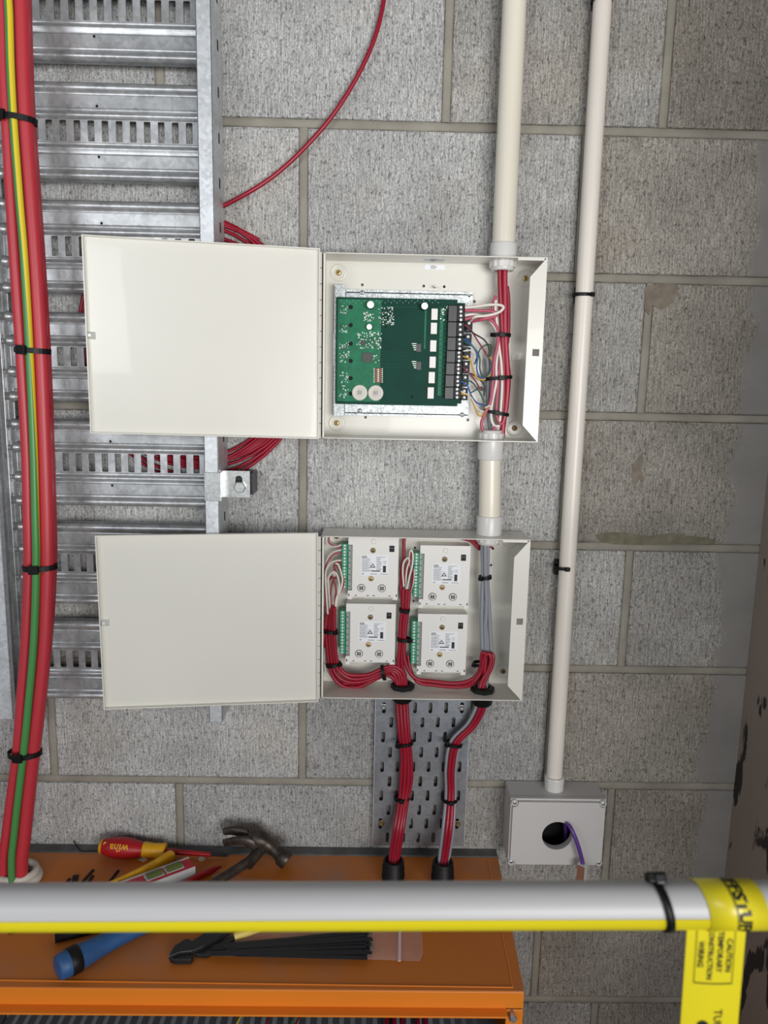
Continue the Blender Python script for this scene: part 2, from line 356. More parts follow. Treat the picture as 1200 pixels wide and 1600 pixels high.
zoff = slat0.location.z - (0 - WL[tray.name].z)
for i in range(-1, 7):
    zc = .1227-.1511*(i+0)
    o = slat0 if i == -1 else slat0.copy()
    if o is not slat0: COL.objects.link(o)
    o.location = (slat0.location.x, slat0.location.y, zc+zoff-WL[tray.name].z)
ZT0, ZT1 = .55, -.862
def rail(x0, x1, openside, name='side_rail', z1=ZT1):
    b = MB(); t = .0016
    b.box(x0, x1, -.0765, -.0765+t, z1, ZT0)                       # front lip
    xs = x1 if openside < 0 else x0
    b.box(min(xs, xs-t*(1 if openside < 0 else -1)), max(xs, xs-t*(1 if openside < 0 else -1)), -.0765, -.008, z1, ZT0)
    b.box(x0, x1, -.0095, -.008, z1, ZT0)
    xe = x0 if openside < 0 else x1
    b.box(min(xe, xe+t*(1 if openside < 0 else -1)), max(xe, xe+t*(1 if openside < 0 else -1)), -.0765, -.0665, z1, ZT0)
    return b.build(name, 'galv', tray, bevel=.0005)
rr = rail(-.1315, -.1115, -1)
for i in range(16):                                                 # dark boxes painting the shade of small oval holes in the rail's web
    z = .14-.058*i
    MB().box(-.1120, -.1111, -.040, -.034, z-.0065, z+.0065).build('rail_hole_shade', 'dark', tray)
rail(-.447, -.4215, 1, z1=-.862)
web = MB().box(-.4285, -.4225, -.040, -.026, -.856, ZT0)
web.box(-.4225, -.4120, -.0335, -.032, -.856, ZT0); web.build('edge_web', 'galvdark', tray, bevel=.0012)
for i in range(-1, 7):                                              # pressed humps where each slat meets the edge
    zc = .1227-.1511*i
    for dz in (.055, .0215, -.0215, -.057):
        MB().lathe((-.414, -.033, zc+dz), (1, 0, 0), [(0, .0085), (.004, .0078), (.010, .005), (.013, .0005)], 10).build('pressed_end', 'galvdark', tray)
# hold-down bracket
bk = thing('hold_down_bracket', 'small galvanised clamp bracket with hexagon bolt beside the tray rail', 'bracket', tuple(by(375, 758, -.03)))
A = by(348, 735, -.045); B = by(391, 777, -.045)
MB().plate([(A.x, A.z), (B.x, A.z), (B.x, B.z), (A.x, B.z)], [rrect((A.x+B.x)/2-.001, (A.x+B.x)/2+.009, A.z-.021, A.z-.007, .0045, 3)], -.048, -.045).build('bracket_plate', 'zinc', bk, bevel=.0005)
MB().box(A.x-.001, A.x+.0015, -.078, -.045, B.z, A.z).build('bracket_arm', 'zinc', bk, bevel=.0004)
a2 = by(319, 738, -.078); b2 = by(346, 783, -.078)
MB().box(a2.x, b2.x, -.0795, -.0775, b2.z, a2.z).build('bracket_hook', 'zinc', bk, bevel=.0006)
MB().box(A.x+.004, B.x+.004, -.040, 0, B.z+.003, A.z-.003).build('packer', 'steel', bk, bevel=.001)
bc = by(375, 761, -.05); MB().lathe((bc.x, -.048, bc.z), (0, -1, 0), [(0, .0088), (.005, .0088), (.0062, .0075)], 6).build('hex_bolt', 'zinc', bk, bevel=.0006)

# ---- coil of red cable behind the tray (one spiral)
cc = by(306, 545, -.006); pts = []
N = 9*48
for i in range(N):
    t = i/48; a = -2*math.pi*t+.9; rad = .1575+.0040*((i/48) % 9); sq = .010*math.sin(a+.4)*math.sin(t*.9)
    pts.append((cc.x+(rad+sq)*math.cos(a)*.90, -.0058+.0006*math.sin(t*2.3+a), cc.z+(rad*.98-sq)*math.sin(a)))
tag(MB().tube(pts, .0026, 7).build('cable_coil', 'red'), 'coil of thin red cable hung behind the cable tray slats', 'cable')
cable('red_cable', 'single thin red cable curving up the wall from the tray', 'cable',
      [(338, 329, -.010), (345, 324, -.012), (388, 301, -.016), (430, 273, -.014), (475, 232, -.013), (520, 180, -.013), (558, 120, -.013), (583, 66, -.013), (596, 20, -.013), (606, -40, -.013)], .0031, 'red')

# ================================================================== ENCLOSURES
BD = -.070
def screw(parent, p, r, m='brass', axis=(0, -1, 0), name='screw'):
    p = Vector(p); s = MB().lathe(p, axis, [(0, r), (.0006, r), (.0014, r*.72), (.0016, r*.3)], 14).build(name, m, parent)
    c = MB(); a = Vector(axis)
    e = p+a*.00165
    if abs(a.y) > .5:
        rot = random.uniform(0, 1.5)
        for k in (0, math.pi/2):
            d = Vector((math.cos(rot+k), 0, math.sin(rot+k)))*r*.55; c.obox(e-d, e+d, r*.22, .0004, up=Vector((0, 1, 0)))
        c.build('screw_recess', 'dark', s)
    return s
def enclosure(name, label, x0, x1, z1, z0, holes, dimples, latch_px, door):
    e = thing(name, label, 'electrical box', ((x0+x1)/2, 0, (z0+z1)/2)); t = .0014
    MB().plate([(x0, z0), (x1, z0), (x1, z1), (x0, z1)], [circ(by(px, py, -.006).x, by(px, py, -.006).z, .0021, 10) for px, py in holes], -.006, -.0045).build('back_panel', 'cream', e)
    MB().box(x0, x1, BD, 0, z1-t, z1).build('top_panel', 'cream', e, bevel=.0003)
    MB().box(x0, x1, BD, 0, z0, z0+t).build('bottom_panel', 'cream', e, bevel=.0003)
    MB().box(x0, x0+t, BD, 0, z0+t, z1-t).build('side_panel', 'cream', e)
    MB().box(x1-t, x1, BD, 0, z0+t, z1-t).build('side_panel', 'cream', e)
    lz = by(*latch_px, BD).z; lx = by(*latch_px, BD).x; h = .0048
    MB().plate([(x1, z1), (x1-.0225, z1-.0265), (x1-.0225, z0+.024), (x1, z0)], [[(lx-h, lz-h), (lx+h, lz-h), (lx+h, lz+h), (lx-h, lz+h)]], BD-.0008, BD+.0008).build('front_lip', 'cream', e, bevel=.0003)
    MB().box(x1-.040, x1-.004, BD, BD+.0012, z1-.0045, z1-.001).build('corner_tab', 'cream', e)
    MB().box(x0, x0+.004, BD, BD+.001, z0, z1).build('hinge_leaf', 'cream', e)
    for px, py, tone in dimples:
        p = by(px, py, -.007)
        MB().lathe((p.x, -.006, p.z), (0, -1, 0), [(0, .0125), (.0010, .0115), (.0012, .0095), (.0008, .0085)], 24).build('boss', 'cream', e)
        screw(e, (p.x, -.0069, p.z), .0042, tone)
    nk = 12; hh = (z1-z0)/nk
    kn = None
    for i in range(nk):
        c = MB().cyl((x0-.0028, BD-.001, z0+hh*i+.0004), (x0-.0028, BD-.001, z0+hh*(i+1)-.0004), .0026, 8).build('hinge_knuckle', 'cream', e)
    # door, swung open past the hinge
    tl, bl, tr, br, lpx = door
    YH, YL = BD-.008, BD-.030
    TR, BR, TL, BL = by(*tr, YH), by(*br, YH), by(*tl, YL), by(*bl, YL)
    n = (TR-TL).cross(BL-TL).normalized()
    if n.y < 0: n = -n                                             # away from the viewer
    dpt = .008; d = MB(); F = [TL, TR, BR, BL]; Bk = [p+n*dpt for p in F]; ctr = sum(F, Vector())/4
    In = [p+(Vector((ctr.x-p.x, 0, 0)).normalized()*.0013)+(Vector((0, 0, ctr.z-p.z)).normalized()*.0013) for p in F]; Ib = [p+n*(dpt-.0012) for p in In]
    vs = F+Bk+In+Ib
    d.add(vs, [(4, 5, 6, 7), (15, 14, 13, 12)])
    for i in range(4):
        j = (i+1) % 4; d.add(vs, [(i, j, 4+j, 4+i), (8+i, 12+i, 12+j, 8+j), (i, 8+i, 8+j, j)])
    dr = d.build('door', 'cream', e)
    # latch on the free edge of the door
    L = by(*lpx, YL+.004); ex = (TR-TL).normalized(); ez = (TL-BL).normalized(); k = MB()
    base = [L+ex*(.0052*a)+ez*(.0052*b)+n*.003 for a, b in ((-1, -1), (1.25, -1), (1.25, 1), (-1, 1))]
    top = [L+ex*(.002*a-.0004)+ez*(.002*b)-n*.004 for a, b in ((-1, -1), (1, -1), (1, 1), (-1, 1))]
    k.add(base+top, [(3, 2, 1, 0), (4, 5, 6, 7), (0, 1, 5, 4), (1, 2, 6, 5), (2, 3, 7, 6), (3, 0, 4, 7)]); k.build('latch', 'silver', dr, bevel=.0006)
    return e
UX0, UX1, UZ1, UZ0 = .0325, .3385, -.1845, -.4362
LX0, LX1, LZ1, LZ0 = .0335, .3362, -.5768, -.8245
up = enclosure('junction_enclosure', 'upper cream steel box with green circuit board, door swung open left', UX0, UX1, UZ1, UZ0,
     [(566, 445), (662, 447), (694, 448), (741, 471), (571, 652), (731, 656)],
     [(529, 426, 'brass'), (821, 435, 'brass'), (526, 661, 'brass'), (804, 669, 'brassd')], (837, 551),
     ((127, 366), (141, 677), (500, 388), (498, 686), (141, 524)))
lo = enclosure('junction_enclosure', 'lower cream steel box holding four white modules, door swung open left', LX0, LX1, LZ1, LZ0,
     [(648.5, 856), (646, 939), (767, 883), (770, 857)],
     [(526, 838, 'brassd'), (786, 1049, 'brassd'), (797, 844, 'brassd')], (812, 971),
     ((148, 837), (162, 1109), (497, 833), (497, 1097), (163, 974)))

# ---- circuit board and its carrier (parts of the upper box)
def rectpx(x0, y0, x1, y1, y): a = by(x0, y0, y); b = by(x1, y1, y); return min(a.x, b.x), max(a.x, b.x), min(a.z, b.z), max(a.z, b.z)
PY = -.014; BYY = -.027
a, b_, c_, d_ = by(541, 452, PY), by(739, 457, PY), by(729, 654, PY), by(540, 649, PY)
xa, xb, za, zb = a.x, b_.x, d_.z, a.z
carrier = MB().plate([(xa, za), (xb, za), (xb, zb), (xa, zb)], [circ(by(733, 462, PY).x, by(733, 462, PY).z, .0022, 10)], PY, PY+.0015)
carrier.box(xa-.016, xa-.001, PY-.003, PY-.0015, za-.001, zb+.006).box(xa-.016, xa-.0145, BYY-.001, PY, za-.001, zb+.006)
for zz in (za+.004, zb-.004): carrier.box(xa-.004, xb, PY, -.006, zz-.001, zz+.001)
carrier = carrier.build('mounting_plate', 'spangle', up, bevel=.0003)
for px, py in ((566, 457), (562, 642), (722, 648)): screw(carrier, by(px, py, PY), .0036, 'zinc')
MB().lathe((by(679, 449, -.006).x, -.006, by(679, 449, -.006).z), (0, -1, 0), [(0, .0018), (.012, .0018), (.0125, .0012)], 10).build('stud', 'zinc', up)
st = rectpx(519, 521, 526, 571, BYY); MB().box(xa-.0172, xa-.0166, BYY-.001, PY+.006, st[2], st[3]).build('side_sticker', 'label', up)
q = rectpx(526, 464, 726, 633, BYY); px0, px1, pz0, pz1 = q
bt = by(526, 464, BYY); pz1 = bt.z; pz0 = by(525, 631, BYY).z; px0 = bt.x; px1 = by(727, 470, BYY).x
nw = by(714, 480, BYY).x
bholes = [circ(by(548, yy, BYY).x, by(548, yy, BYY).z, .0031, 10) for yy in (480, 508, 537, 564, 591, 615)]+[circ(by(603, 511, BYY).x, by(603, 511, BYY).z, .0013, 8), circ(by(644, 620, BYY).x, by(644, 620, BYY).z, .0017, 8)]
board = MB().plate([(px0, pz0), (px1-.006, pz0), (px1-.006, pz0+.004), (px1, pz0+.004), (px1, pz1-.0045), (px1-.011, pz1-.0045), (px1-.011, pz1), (px0, pz1)], bholes, BYY, BYY+.0016).build('circuit_board', 'pcb', up)
for h_ in bholes:
    hx = sum(q_[0] for q_ in h_)/len(h_); hz = sum(q_[1] for q_ in h_)/len(h_); hr = abs(h_[0][0]-hx)
    MB().lathe((hx, BYY+.0017, hz), (0, 1, 0), [(0, hr*1.25), (.004, hr*1.25)], 10).build('hole_shade_disc', 'dark', board)  # dark discs added behind the holes stand in for their shade
# lighter copper areas: a thin raised layer of lacquer over the poured copper
def layer(rects, m, name, lift=.0001):
    mbx = MB()
    for r in rects:
        x0, x1, z0, z1 = rectpx(*r, BYY); mbx.box(x0, x1, BYY-lift, BYY+.0002, z0, z1)
    return mbx.build(name, m, board)
x0_, x1_, z0_, z1_ = rectpx(527, 467, 593, 628, BYY)
MB().plate([(x0_+.001, z0_), (x1_, z0_), (x1_, z1_-.028), (x1_, z1_), (x0_+.001, z1_)], bholes[:6], BYY-.0001, BYY+.0002).build('copper_pour', 'pcblight', board)
tr = []
for yy in (549.5, 554.5, 568.5, 573.5): tr.append((592, yy, 640, yy+.9))
for i in range(7):
    tr.append((686, 480+i*20.5, 700, 480.8+i*20.5)); tr.append((686, 486+i*20.5, 700, 486.8+i*20.5)); tr.append((686, 492+i*20.5, 698, 492.8+i*20.5))
for x in (562, 566, 570, 574): tr.append((x, 578, x+.8, 604))
tr += [(594, 479, 660, 480.2), (664, 482, 664.8, 545), (688, 482, 688.8, 618)]
layer(tr, 'pcblight', 'tracks', .00012)['kind'] = 'stuff'
# hundreds of tiny surface mount parts
smd = MB(); smk = MB(); rnd = random.Random(5)
def scat(x0, y0, x1, y1, n, s=1.4):
    for _ in range(n):
        x, y = rnd.uniform(x0, x1), rnd.uniform(y0, y1); p = by(x, y, BYY); (smd if rnd.random() < .7 else smk).cbox((p.x, BYY-.0004, p.z), rnd.uniform(.0009, .0018), .0008, rnd.uniform(.0008, .0016))
scat(592, 480, 615, 508, 90); scat(568, 488, 585, 502, 46); scat(558, 518, 596, 545, 110); scat(531, 478, 543, 492, 26); scat(531, 505, 542, 520, 26); scat(531, 534, 546, 566, 60)
scat(531, 578, 544, 598, 24); scat(530, 602, 544, 622, 26); scat(583, 552, 592, 568, 14); scat(687, 478, 699, 502, 22); scat(584, 530, 594, 545, 18)
for i in range(34): p = by(533+i*4.6, 470+(i % 2)*3, BYY); smd.cbox((p.x, BYY-.0002, p.z), .0007, .0004, .0007)
for x0, n_ in ((643, 548), (643, 575)):
    pass
for yy in (541, 569):
    for i in range(6):
        for j in range(4): p = by(644+i*1.2+j*1.1, yy-4+j*3.2+0*i, BYY); smd.cbox((p.x, BYY-.0003, p.z), .0007, .0006, .0012)
for nm, bx_, mt in (('surface_mount_parts', smd, 'solder'), ('surface_mount_parts', smk, 'chip')): bx_.build(nm, mt, board)['kind'] = 'stuff'
def comp(name, r, h, m, bevel=.0002, y=BYY): x0, x1, z0, z1 = rectpx(*r, y-h); return MB().box(x0, x1, y-h, y, z0, z1).build(name, m, board, bevel)
comp('processor_chip', (566, 551, 581, 566), .0018, 'chip'); comp('small_chip', (564, 532, 571, 539), .0012, 'chip'); comp('driver_chip', (651, 537, 658, 550), .0014, 'chip'); comp('driver_chip', (651, 565, 658, 578), .0014, 'chip')
comp('dip_switch', (586, 575, 596, 598), .003, 'amberc')
sw = MB()
for i in range(7): p = by(591, 577.5+i*3, BYY-.0034); sw.cbox((p.x, BYY-.0033, p.z), .0022, .0010, .0016)
sw.build('switch_levers', 'label', board)
pins = MB()
for i in range(8):
    for xx in (584.6, 597.3): p = by(xx, 576.3+i*2.95, BYY); pins.cbox((p.x, BYY-.0006, p.z), .0014, .001, .0012)
pins.build('switch_pins', 'solder', board)
for (px, py, r, h) in ((579, 477, .0056, .013), (663, 479, .0052, .013), (577, 511, .0044, .006)):
    p = by(px, py, BYY-h*.4); cp = MB().lathe((p.x, BYY, p.z), (0, -1, 0), [(0, r), (h*.10, r), (h*.13, r*.93), (h*.17, r), (h*.96, r), (h, r*.9)], 18).build('capacitor', 'chip', board)
    MB().lathe((p.x, BYY-h, p.z), (0, -1, 0), [(-.0002, r*.93), (.0002, r*.9)], 18).build('capacitor_top', 'silver', board)
for (px, py) in ((562, 613.5), (587, 614)):
    p = by(px, py, BYY-.003); MB().lathe((p.x, BYY, p.z), (0, -1, 0), [(0, .0112), (.0030, .0112), (.0036, .0106), (.0036, .0066), (.0031, .0062), (.0031, .0052), (.0036, .0048), (.0036, .0001)], 28).build('sounder_disc', 'buzzer', board)
    g = MB()
    for k in (-1.5, -.5, .5, 1.5): g.box(p.x+k*.0016-.0004, p.x+k*.0016+.0004, BYY-.0038, BYY-.0035, p.z-.0026, p.z+.0026)
    g.build('sounder_slots', 'inklight', board)
for (px, py) in ((679, 491), (678, 513), (677, 540.5), (676, 566), (674.6, 590), (673, 614)):
    comp('relay', (px-4.6, py-9, px+4.6, py+9), .004, 'whitep', .0004)
    pn = MB()
    for i in range(5): p = by(px-5.6, py-7+i*3.4, BYY); pn.cbox((p.x, BYY-.0008, p.z), .0012, .0014, .0011)
    pn.build('relay_pins', 'chip', board)
ys = [477, 503, 527, 548, 567, 586, 605, 624]
for i in range(7):
    x = 707.5-i*.95; comp('terminal_block', (x-6.5, ys[i], x+6.5, ys[i+1]-.4), .008, 'chip', .0005)
    n_ = 4 if i == 0 else 3; x2 = 720.5-i*1.0
    tb = comp('terminal_block', (x2-5.5, ys[i]-(1 if i == 0 else 0), x2+5.5, ys[i+1]-1), .010, 'black', .0005)
    stp = (ys[i+1]-ys[i])/n_
    for k in range(n_):
        p = by(x2-.3, ys[i]+stp*(k+.5), BYY-.010); MB().lathe((p.x, BYY-.010, p.z), (0, -1, 0), [(-.0005, .0020), (.0004, .0020), (.0005, .0012)], 10).build('terminal_screw', 'label', board)
for i in range(6):
    y0, y1 = 500+i*21.2, 519.6+i*21.2; x3 = 733-i*1.5
    tb = comp('terminal_block', (x3-5, y0, x3+5, y1), .005, 'black', .0005)
    for k in range(2):
        p = by(x3, y0+5+k*10, BYY-.005); MB().lathe((p.x, BYY-.005, p.z), (0, -1, 0), [(-.0005, .0020), (.0004, .0020), (.0005, .0012)], 10).build('terminal_screw', 'label', board)
# stickers on the box
def sticker(parent, x0, x1, z0, z1, y, nlines, seed, up_facing=False, zt=0):
    r2 = random.Random(seed); b = MB()
    if not up_facing: st = MB().box(x0, x1, y-.0002, y, z0, z1).build('sticker', 'label', parent)
    else: st = MB().box(x0, x1, y, y+(z1-z0)*1.0, zt-.0003, zt).build('sticker', 'label', parent)
    for i in range(nlines):
        w = (x1-x0)*.30; xs = x0+(x1-x0)*(.28 if i % 2 == 0 else .30)
        if not up_facing:
            zz = z1-(z1-z0)*(i+1)/(nlines+1); b.box(xs, xs+w*r2.uniform(.7, 1.1), y-.0003, y-.0001, zz-.00025, zz+.00025)
        else:
            yy = y+(z1-z0)*(i+1)/(nlines+1); b.box(xs, xs+w*r2.uniform(.7, 1.1), yy-.0003, yy+.0003, zt-.0005, zt-.0002)
    b.build('print_lines', 'ink', st); return st
s0 = rectpx(664, 413.5, 694.5, 421.5, -.006); sticker(up, s0[0], s0[1], s0[2], s0[3], -.006, 4, 1)
s1 = by(664, 404, -.04); s2 = by(695, 404, -.04); sticker(up, s1.x, s2.x, 0, .026, -.048, 4, 2, True, UZ1-.0014)
# knock-out square on the back of the upper box
k0 = by(804, 558, -.006); MB().box(k0.x-.0045, k0.x+.0045, -.0068, -.006, k0.z-.0045, k0.z+.0045).build('knockout', 'whitep', up, bevel=.0004)

# ================================================================== CONDUITS
def nut(parent, c, z, dirn, r=.0185):
    MB().lathe((c[0], c[1], z), (0, 0, dirn), [(0, r), (.0085, r), (.0085, r*.86)], 48, ribs=.022).build('lock_nut', 'fitting', parent)
    MB().lathe((c[0], c[1], z+dirn*.0085), (0, 0, dirn), [(0, r*.86), (.0045, r*.86), (.0045, r*.74), (.0035, r*.72)], 28).build('threaded_end', 'fitting', parent)
cy = -.036
cx = (by(785, 415, cy).x+.2835)/2
t1 = thing('conduit', 'thick cream plastic conduit rising from the top of the upper box', 'conduit', (cx, cy, -.1))
pA, pB = Vector((.2833, cy, .55)), Vector((cx, cy, UZ1+.020))
MB().cyl(pA, pB, .0160, 32).build('pipe', 'pipe', t1)
MB().lathe((cx, cy, UZ1+.0002), (0, 0, 1), [(0, .0186), (.021, .0186), (.0225, .0180), (.0225, .0165)], 32).build('adaptor', 'fitting', t1)
nut(t1, (cx, cy), UZ1-.0015, -1)
cx2 = by(767, 690, cy).x; cx3 = by(764, 830, cy).x
t2 = thing('conduit', 'short thick cream conduit joining the upper box to the lower box', 'conduit', (cx2, cy, -.5))
MB().cyl((cx2, cy, UZ0-.02), (cx3, cy, LZ1+.02), .0160, 32).build('pipe', 'pipe', t2)
MB().lathe((cx2, cy, UZ0-.0002), (0, 0, -1), [(0, .0186), (.027, .0186), (.0285, .0180), (.0285, .0165)], 32).build('adaptor', 'fitting', t2)
MB().lathe((cx3, cy, LZ1+.0002), (0, 0, 1), [(0, .0186), (.027, .0186), (.0285, .0180), (.0285, .0165)], 32).build('adaptor', 'fitting', t2)
nut(t2, (cx2, cy), UZ0+.0015, 1); nut(t2, (cx3, cy), LZ1-.0015, -1)
JZ = -.9925
t3 = thing('conduit', 'slim off-white conduit running down the wall into the grey lidded box', 'conduit', (.405, -.021, -.4))
MB().cyl((.4043, -.021, .55), (.4052, -.021, JZ+.018), .0125, 28).build('pipe', 'pipe2', t3)
MB().lathe((.4052, -.023, JZ+.0002), (0, 0, 1), [(0, .0150), (.020, .0156), (.0215, .0150), (.0215, .0128)], 40, ribs=.006).build('adaptor', 'fitting', t3)

def tie(label, c, a, b, wd=.0048, tilt=0, head=0.0, group=None, hs=.0065, pitch=0, tail=0, n=26):
    """nylon tie: flat band round an oval bundle, head in front at fraction 'head' of the half width"""
    t = thing('cable_tie', label, 'cable tie', tuple(c), group); m_ = MB(); th = .0014; wd = wd*1.12; c = Vector(c)
    R = Matrix.Rotation(tilt, 3, 'Y') @ Matrix.Rotation(pitch, 3, 'X'); vs = []
    for i in range(n):
        g = 2*math.pi*i/n
        for rr, hz in ((0, -1), (0, 1), (th, 1), (th, -1)):
            vs.append(c+R @ Vector(((a+rr)*math.cos(g), (b+rr)*math.sin(g), hz*wd/2)))
    m_.add(vs, [(i*4+k, i*4+(k+1) % 4, ((i+1) % n)*4+(k+1) % 4, ((i+1) % n)*4+k) for i in range(n) for k in range(4)])
    m_.build('band', 'tie', t)
    hx = head*a; hy = -b*math.sqrt(max(.05, 1-min(1, head*head)))-.0016
    ga = -math.acos(max(-.98, min(.98, head))); ctr_ = Vector((a*math.cos(ga), b*math.sin(ga), 0)); nn = Vector((math.cos(ga)/a, math.sin(ga)/b, 0)).normalized()
    RH = Matrix.Rotation(math.atan2(nn.y, nn.x)+math.pi/2, 3, 'Z'); hs = hs*1.1
    h = MB(); h.cbox((0, 0, 0), hs, .0046, hs*.85)
    h.v = [tuple(c+R @ (RH @ Vector(v)+ctr_+nn*.0026)) for v in h.v]; h.build('head', 'tie', t, bevel=.0006)
    if tail:
        q_ = MB(); q_.tube([c+R @ Vector((hx+tail*.3*k, hy-.001, k*abs(tail)*.5+.001)) for k in (0, 1)], .0016, 6, flat=.5); q_.build('tail', 'tie', t)
    return t
for label, yy, xx, hd, sad in (('black tie around the slim conduit just right of the upper box', 461, 910, .75, 899), ('black tie around the slim conduit right of the lower box', 886, 880, .15, 866), ('black tie around the slim conduit at the top of the photo', 1, 940, -.5, 930)):
    p = by(xx, yy, -.021); tie(label, (p.x, -.021, p.z), .0132, .0132, .0042, 0, hd, 'ties on the slim conduit')
for label, xx, yy in (('black wall clip behind the slim conduit beside the upper box', 902, 461), ('black wall clip behind the slim conduit beside the lower box', 870, 886), ('black wall clip behind the slim conduit at the top of the photo', 930, 1)):
    p = by(xx, yy, -.006)
    tag(MB().box(p.x-.004, p.x+.018, -.0098, 0, p.z-.012, p.z+.012).build('wall_clip', 'black', None, .002), label, 'clip', 'wall clips of the slim conduit')

# ================================================================== GREY JUNCTION BOX
JX0, JX1, JZ0, JY = .3312, .4795, -1.1035, -.0605
jb = thing('lidded_box', 'grey plastic lidded box with round hole under the slim conduit', 'junction box', ((JX0+JX1)/2, 0, (JZ+JZ0)/2))
bb = MB(); t = .003
bb.box(JX0, JX1, -.048, 0, JZ-t, JZ).box(JX0, JX1, -.048, 0, JZ0, JZ0+t).box(JX0, JX0+t, -.048, 0, JZ0+t, JZ-t).box(JX1-t, JX1, -.048, 0, JZ0+t, JZ-t).box(JX0+t, JX1-t, -.004, 0, JZ0+t, JZ-t)
bb.build('box_body', 'grey_box', jb, bevel=.0012)
hc = by(870.5, 1306, JY); cr_ = .0085
co = []
for sx, sz, ang in ((JX1, JZ, 0), (JX0, JZ, 90), (JX0, JZ0, 180), (JX1, JZ0, 270)):
    dx, dz = (-1 if sx == JX1 else 1), (-1 if sz == JZ else 1); cxx, czz = sx+dx*.0045, sz+dz*.0045
    seq = [(sx+dx*.011, sz+dz*.0022), (sx+dx*.0105, sz+dz*.006), (sx+dx*.009, sz+dz*.009), (sx+dx*.006, sz+dz*.0105), (sx+dx*.0022, sz+dz*.011)]
    if ang in (0, 180): seq = seq[::-1]
    co += seq
MB().plate(co, [circ(hc.x, hc.z, .0238, 32)], JY-.0, -.052).build('lid', 'grey_box', jb, bevel=.0010)
MB().plate([(JX0-.0005, JZ0-.0005), (JX1+.0005, JZ0-.0005), (JX1+.0005, JZ+.0005), (JX0-.0005, JZ+.0005)], [circ(hc.x, hc.z, .0242, 32)], -.0545, -.048).build('lid_rim', 'grey_box', jb, bevel=.0016)
for sx in (JX0+.0048, JX1-.0048):
    for sz in (JZ-.0048, JZ0+.0048):
        MB().lathe((sx, -.0545, sz), (0, -1, 0), [(0, .0052), (.0045, .0052), (.005, .0046), (.005, .0034), (.0035, .0033)], 18).build('screw_collar', 'grey_box', jb)
        screw(jb, (sx, -.0578, sz), .0031, 'zinc')
MB().box(JX0+.0035, JX1-.0035, -.012, -.0045, JZ0+.0035, JZ-.0035).build('painted_inner_shade', 'black', jb)  # black sheet standing in for the shade inside the box
cable('violet_cable', 'violet network cable drooping out of the hole in the grey box', 'cable',
      [(884, 1312, -.015), (884, 1298, -.035), (883, 1289, -.055), (888, 1289, -.068), (893, 1296, -.076), (900, 1312, -.080), (907, 1334, -.080), (911, 1352, -.079)], .0033, 'violet')
pg = thing('network_plug', 'metal network plug with brown film at end of violet cable', 'connector', tuple(by(910, 1365, -.08)))
a = by(901, 1351, -.083); b = by(914, 1379, -.083)
pcx, pcy = (a.x+b.x)/2+.003, -.080
def spin(mb_):
    c0, s0_ = math.cos(math.radians(-40)), math.sin(math.radians(-40))
    mb_.v = [(pcx+(x-pcx)*c0-(y-pcy)*s0_, pcy+(x-pcx)*s0_+(y-pcy)*c0, z) for x, y, z in mb_.v]; return mb_
spin(MB().box(pcx-.0068, pcx+.0068, pcy-.0060, pcy+.0060, b.z, a.z)).build('plug_shell', 'silver', pg, bevel=.0006)
spin(MB().box(pcx-.0062, pcx+.0062, pcy-.0064, pcy-.0059, b.z+.001, a.z-.0008)).build('plug_film', 'copperp', pg)

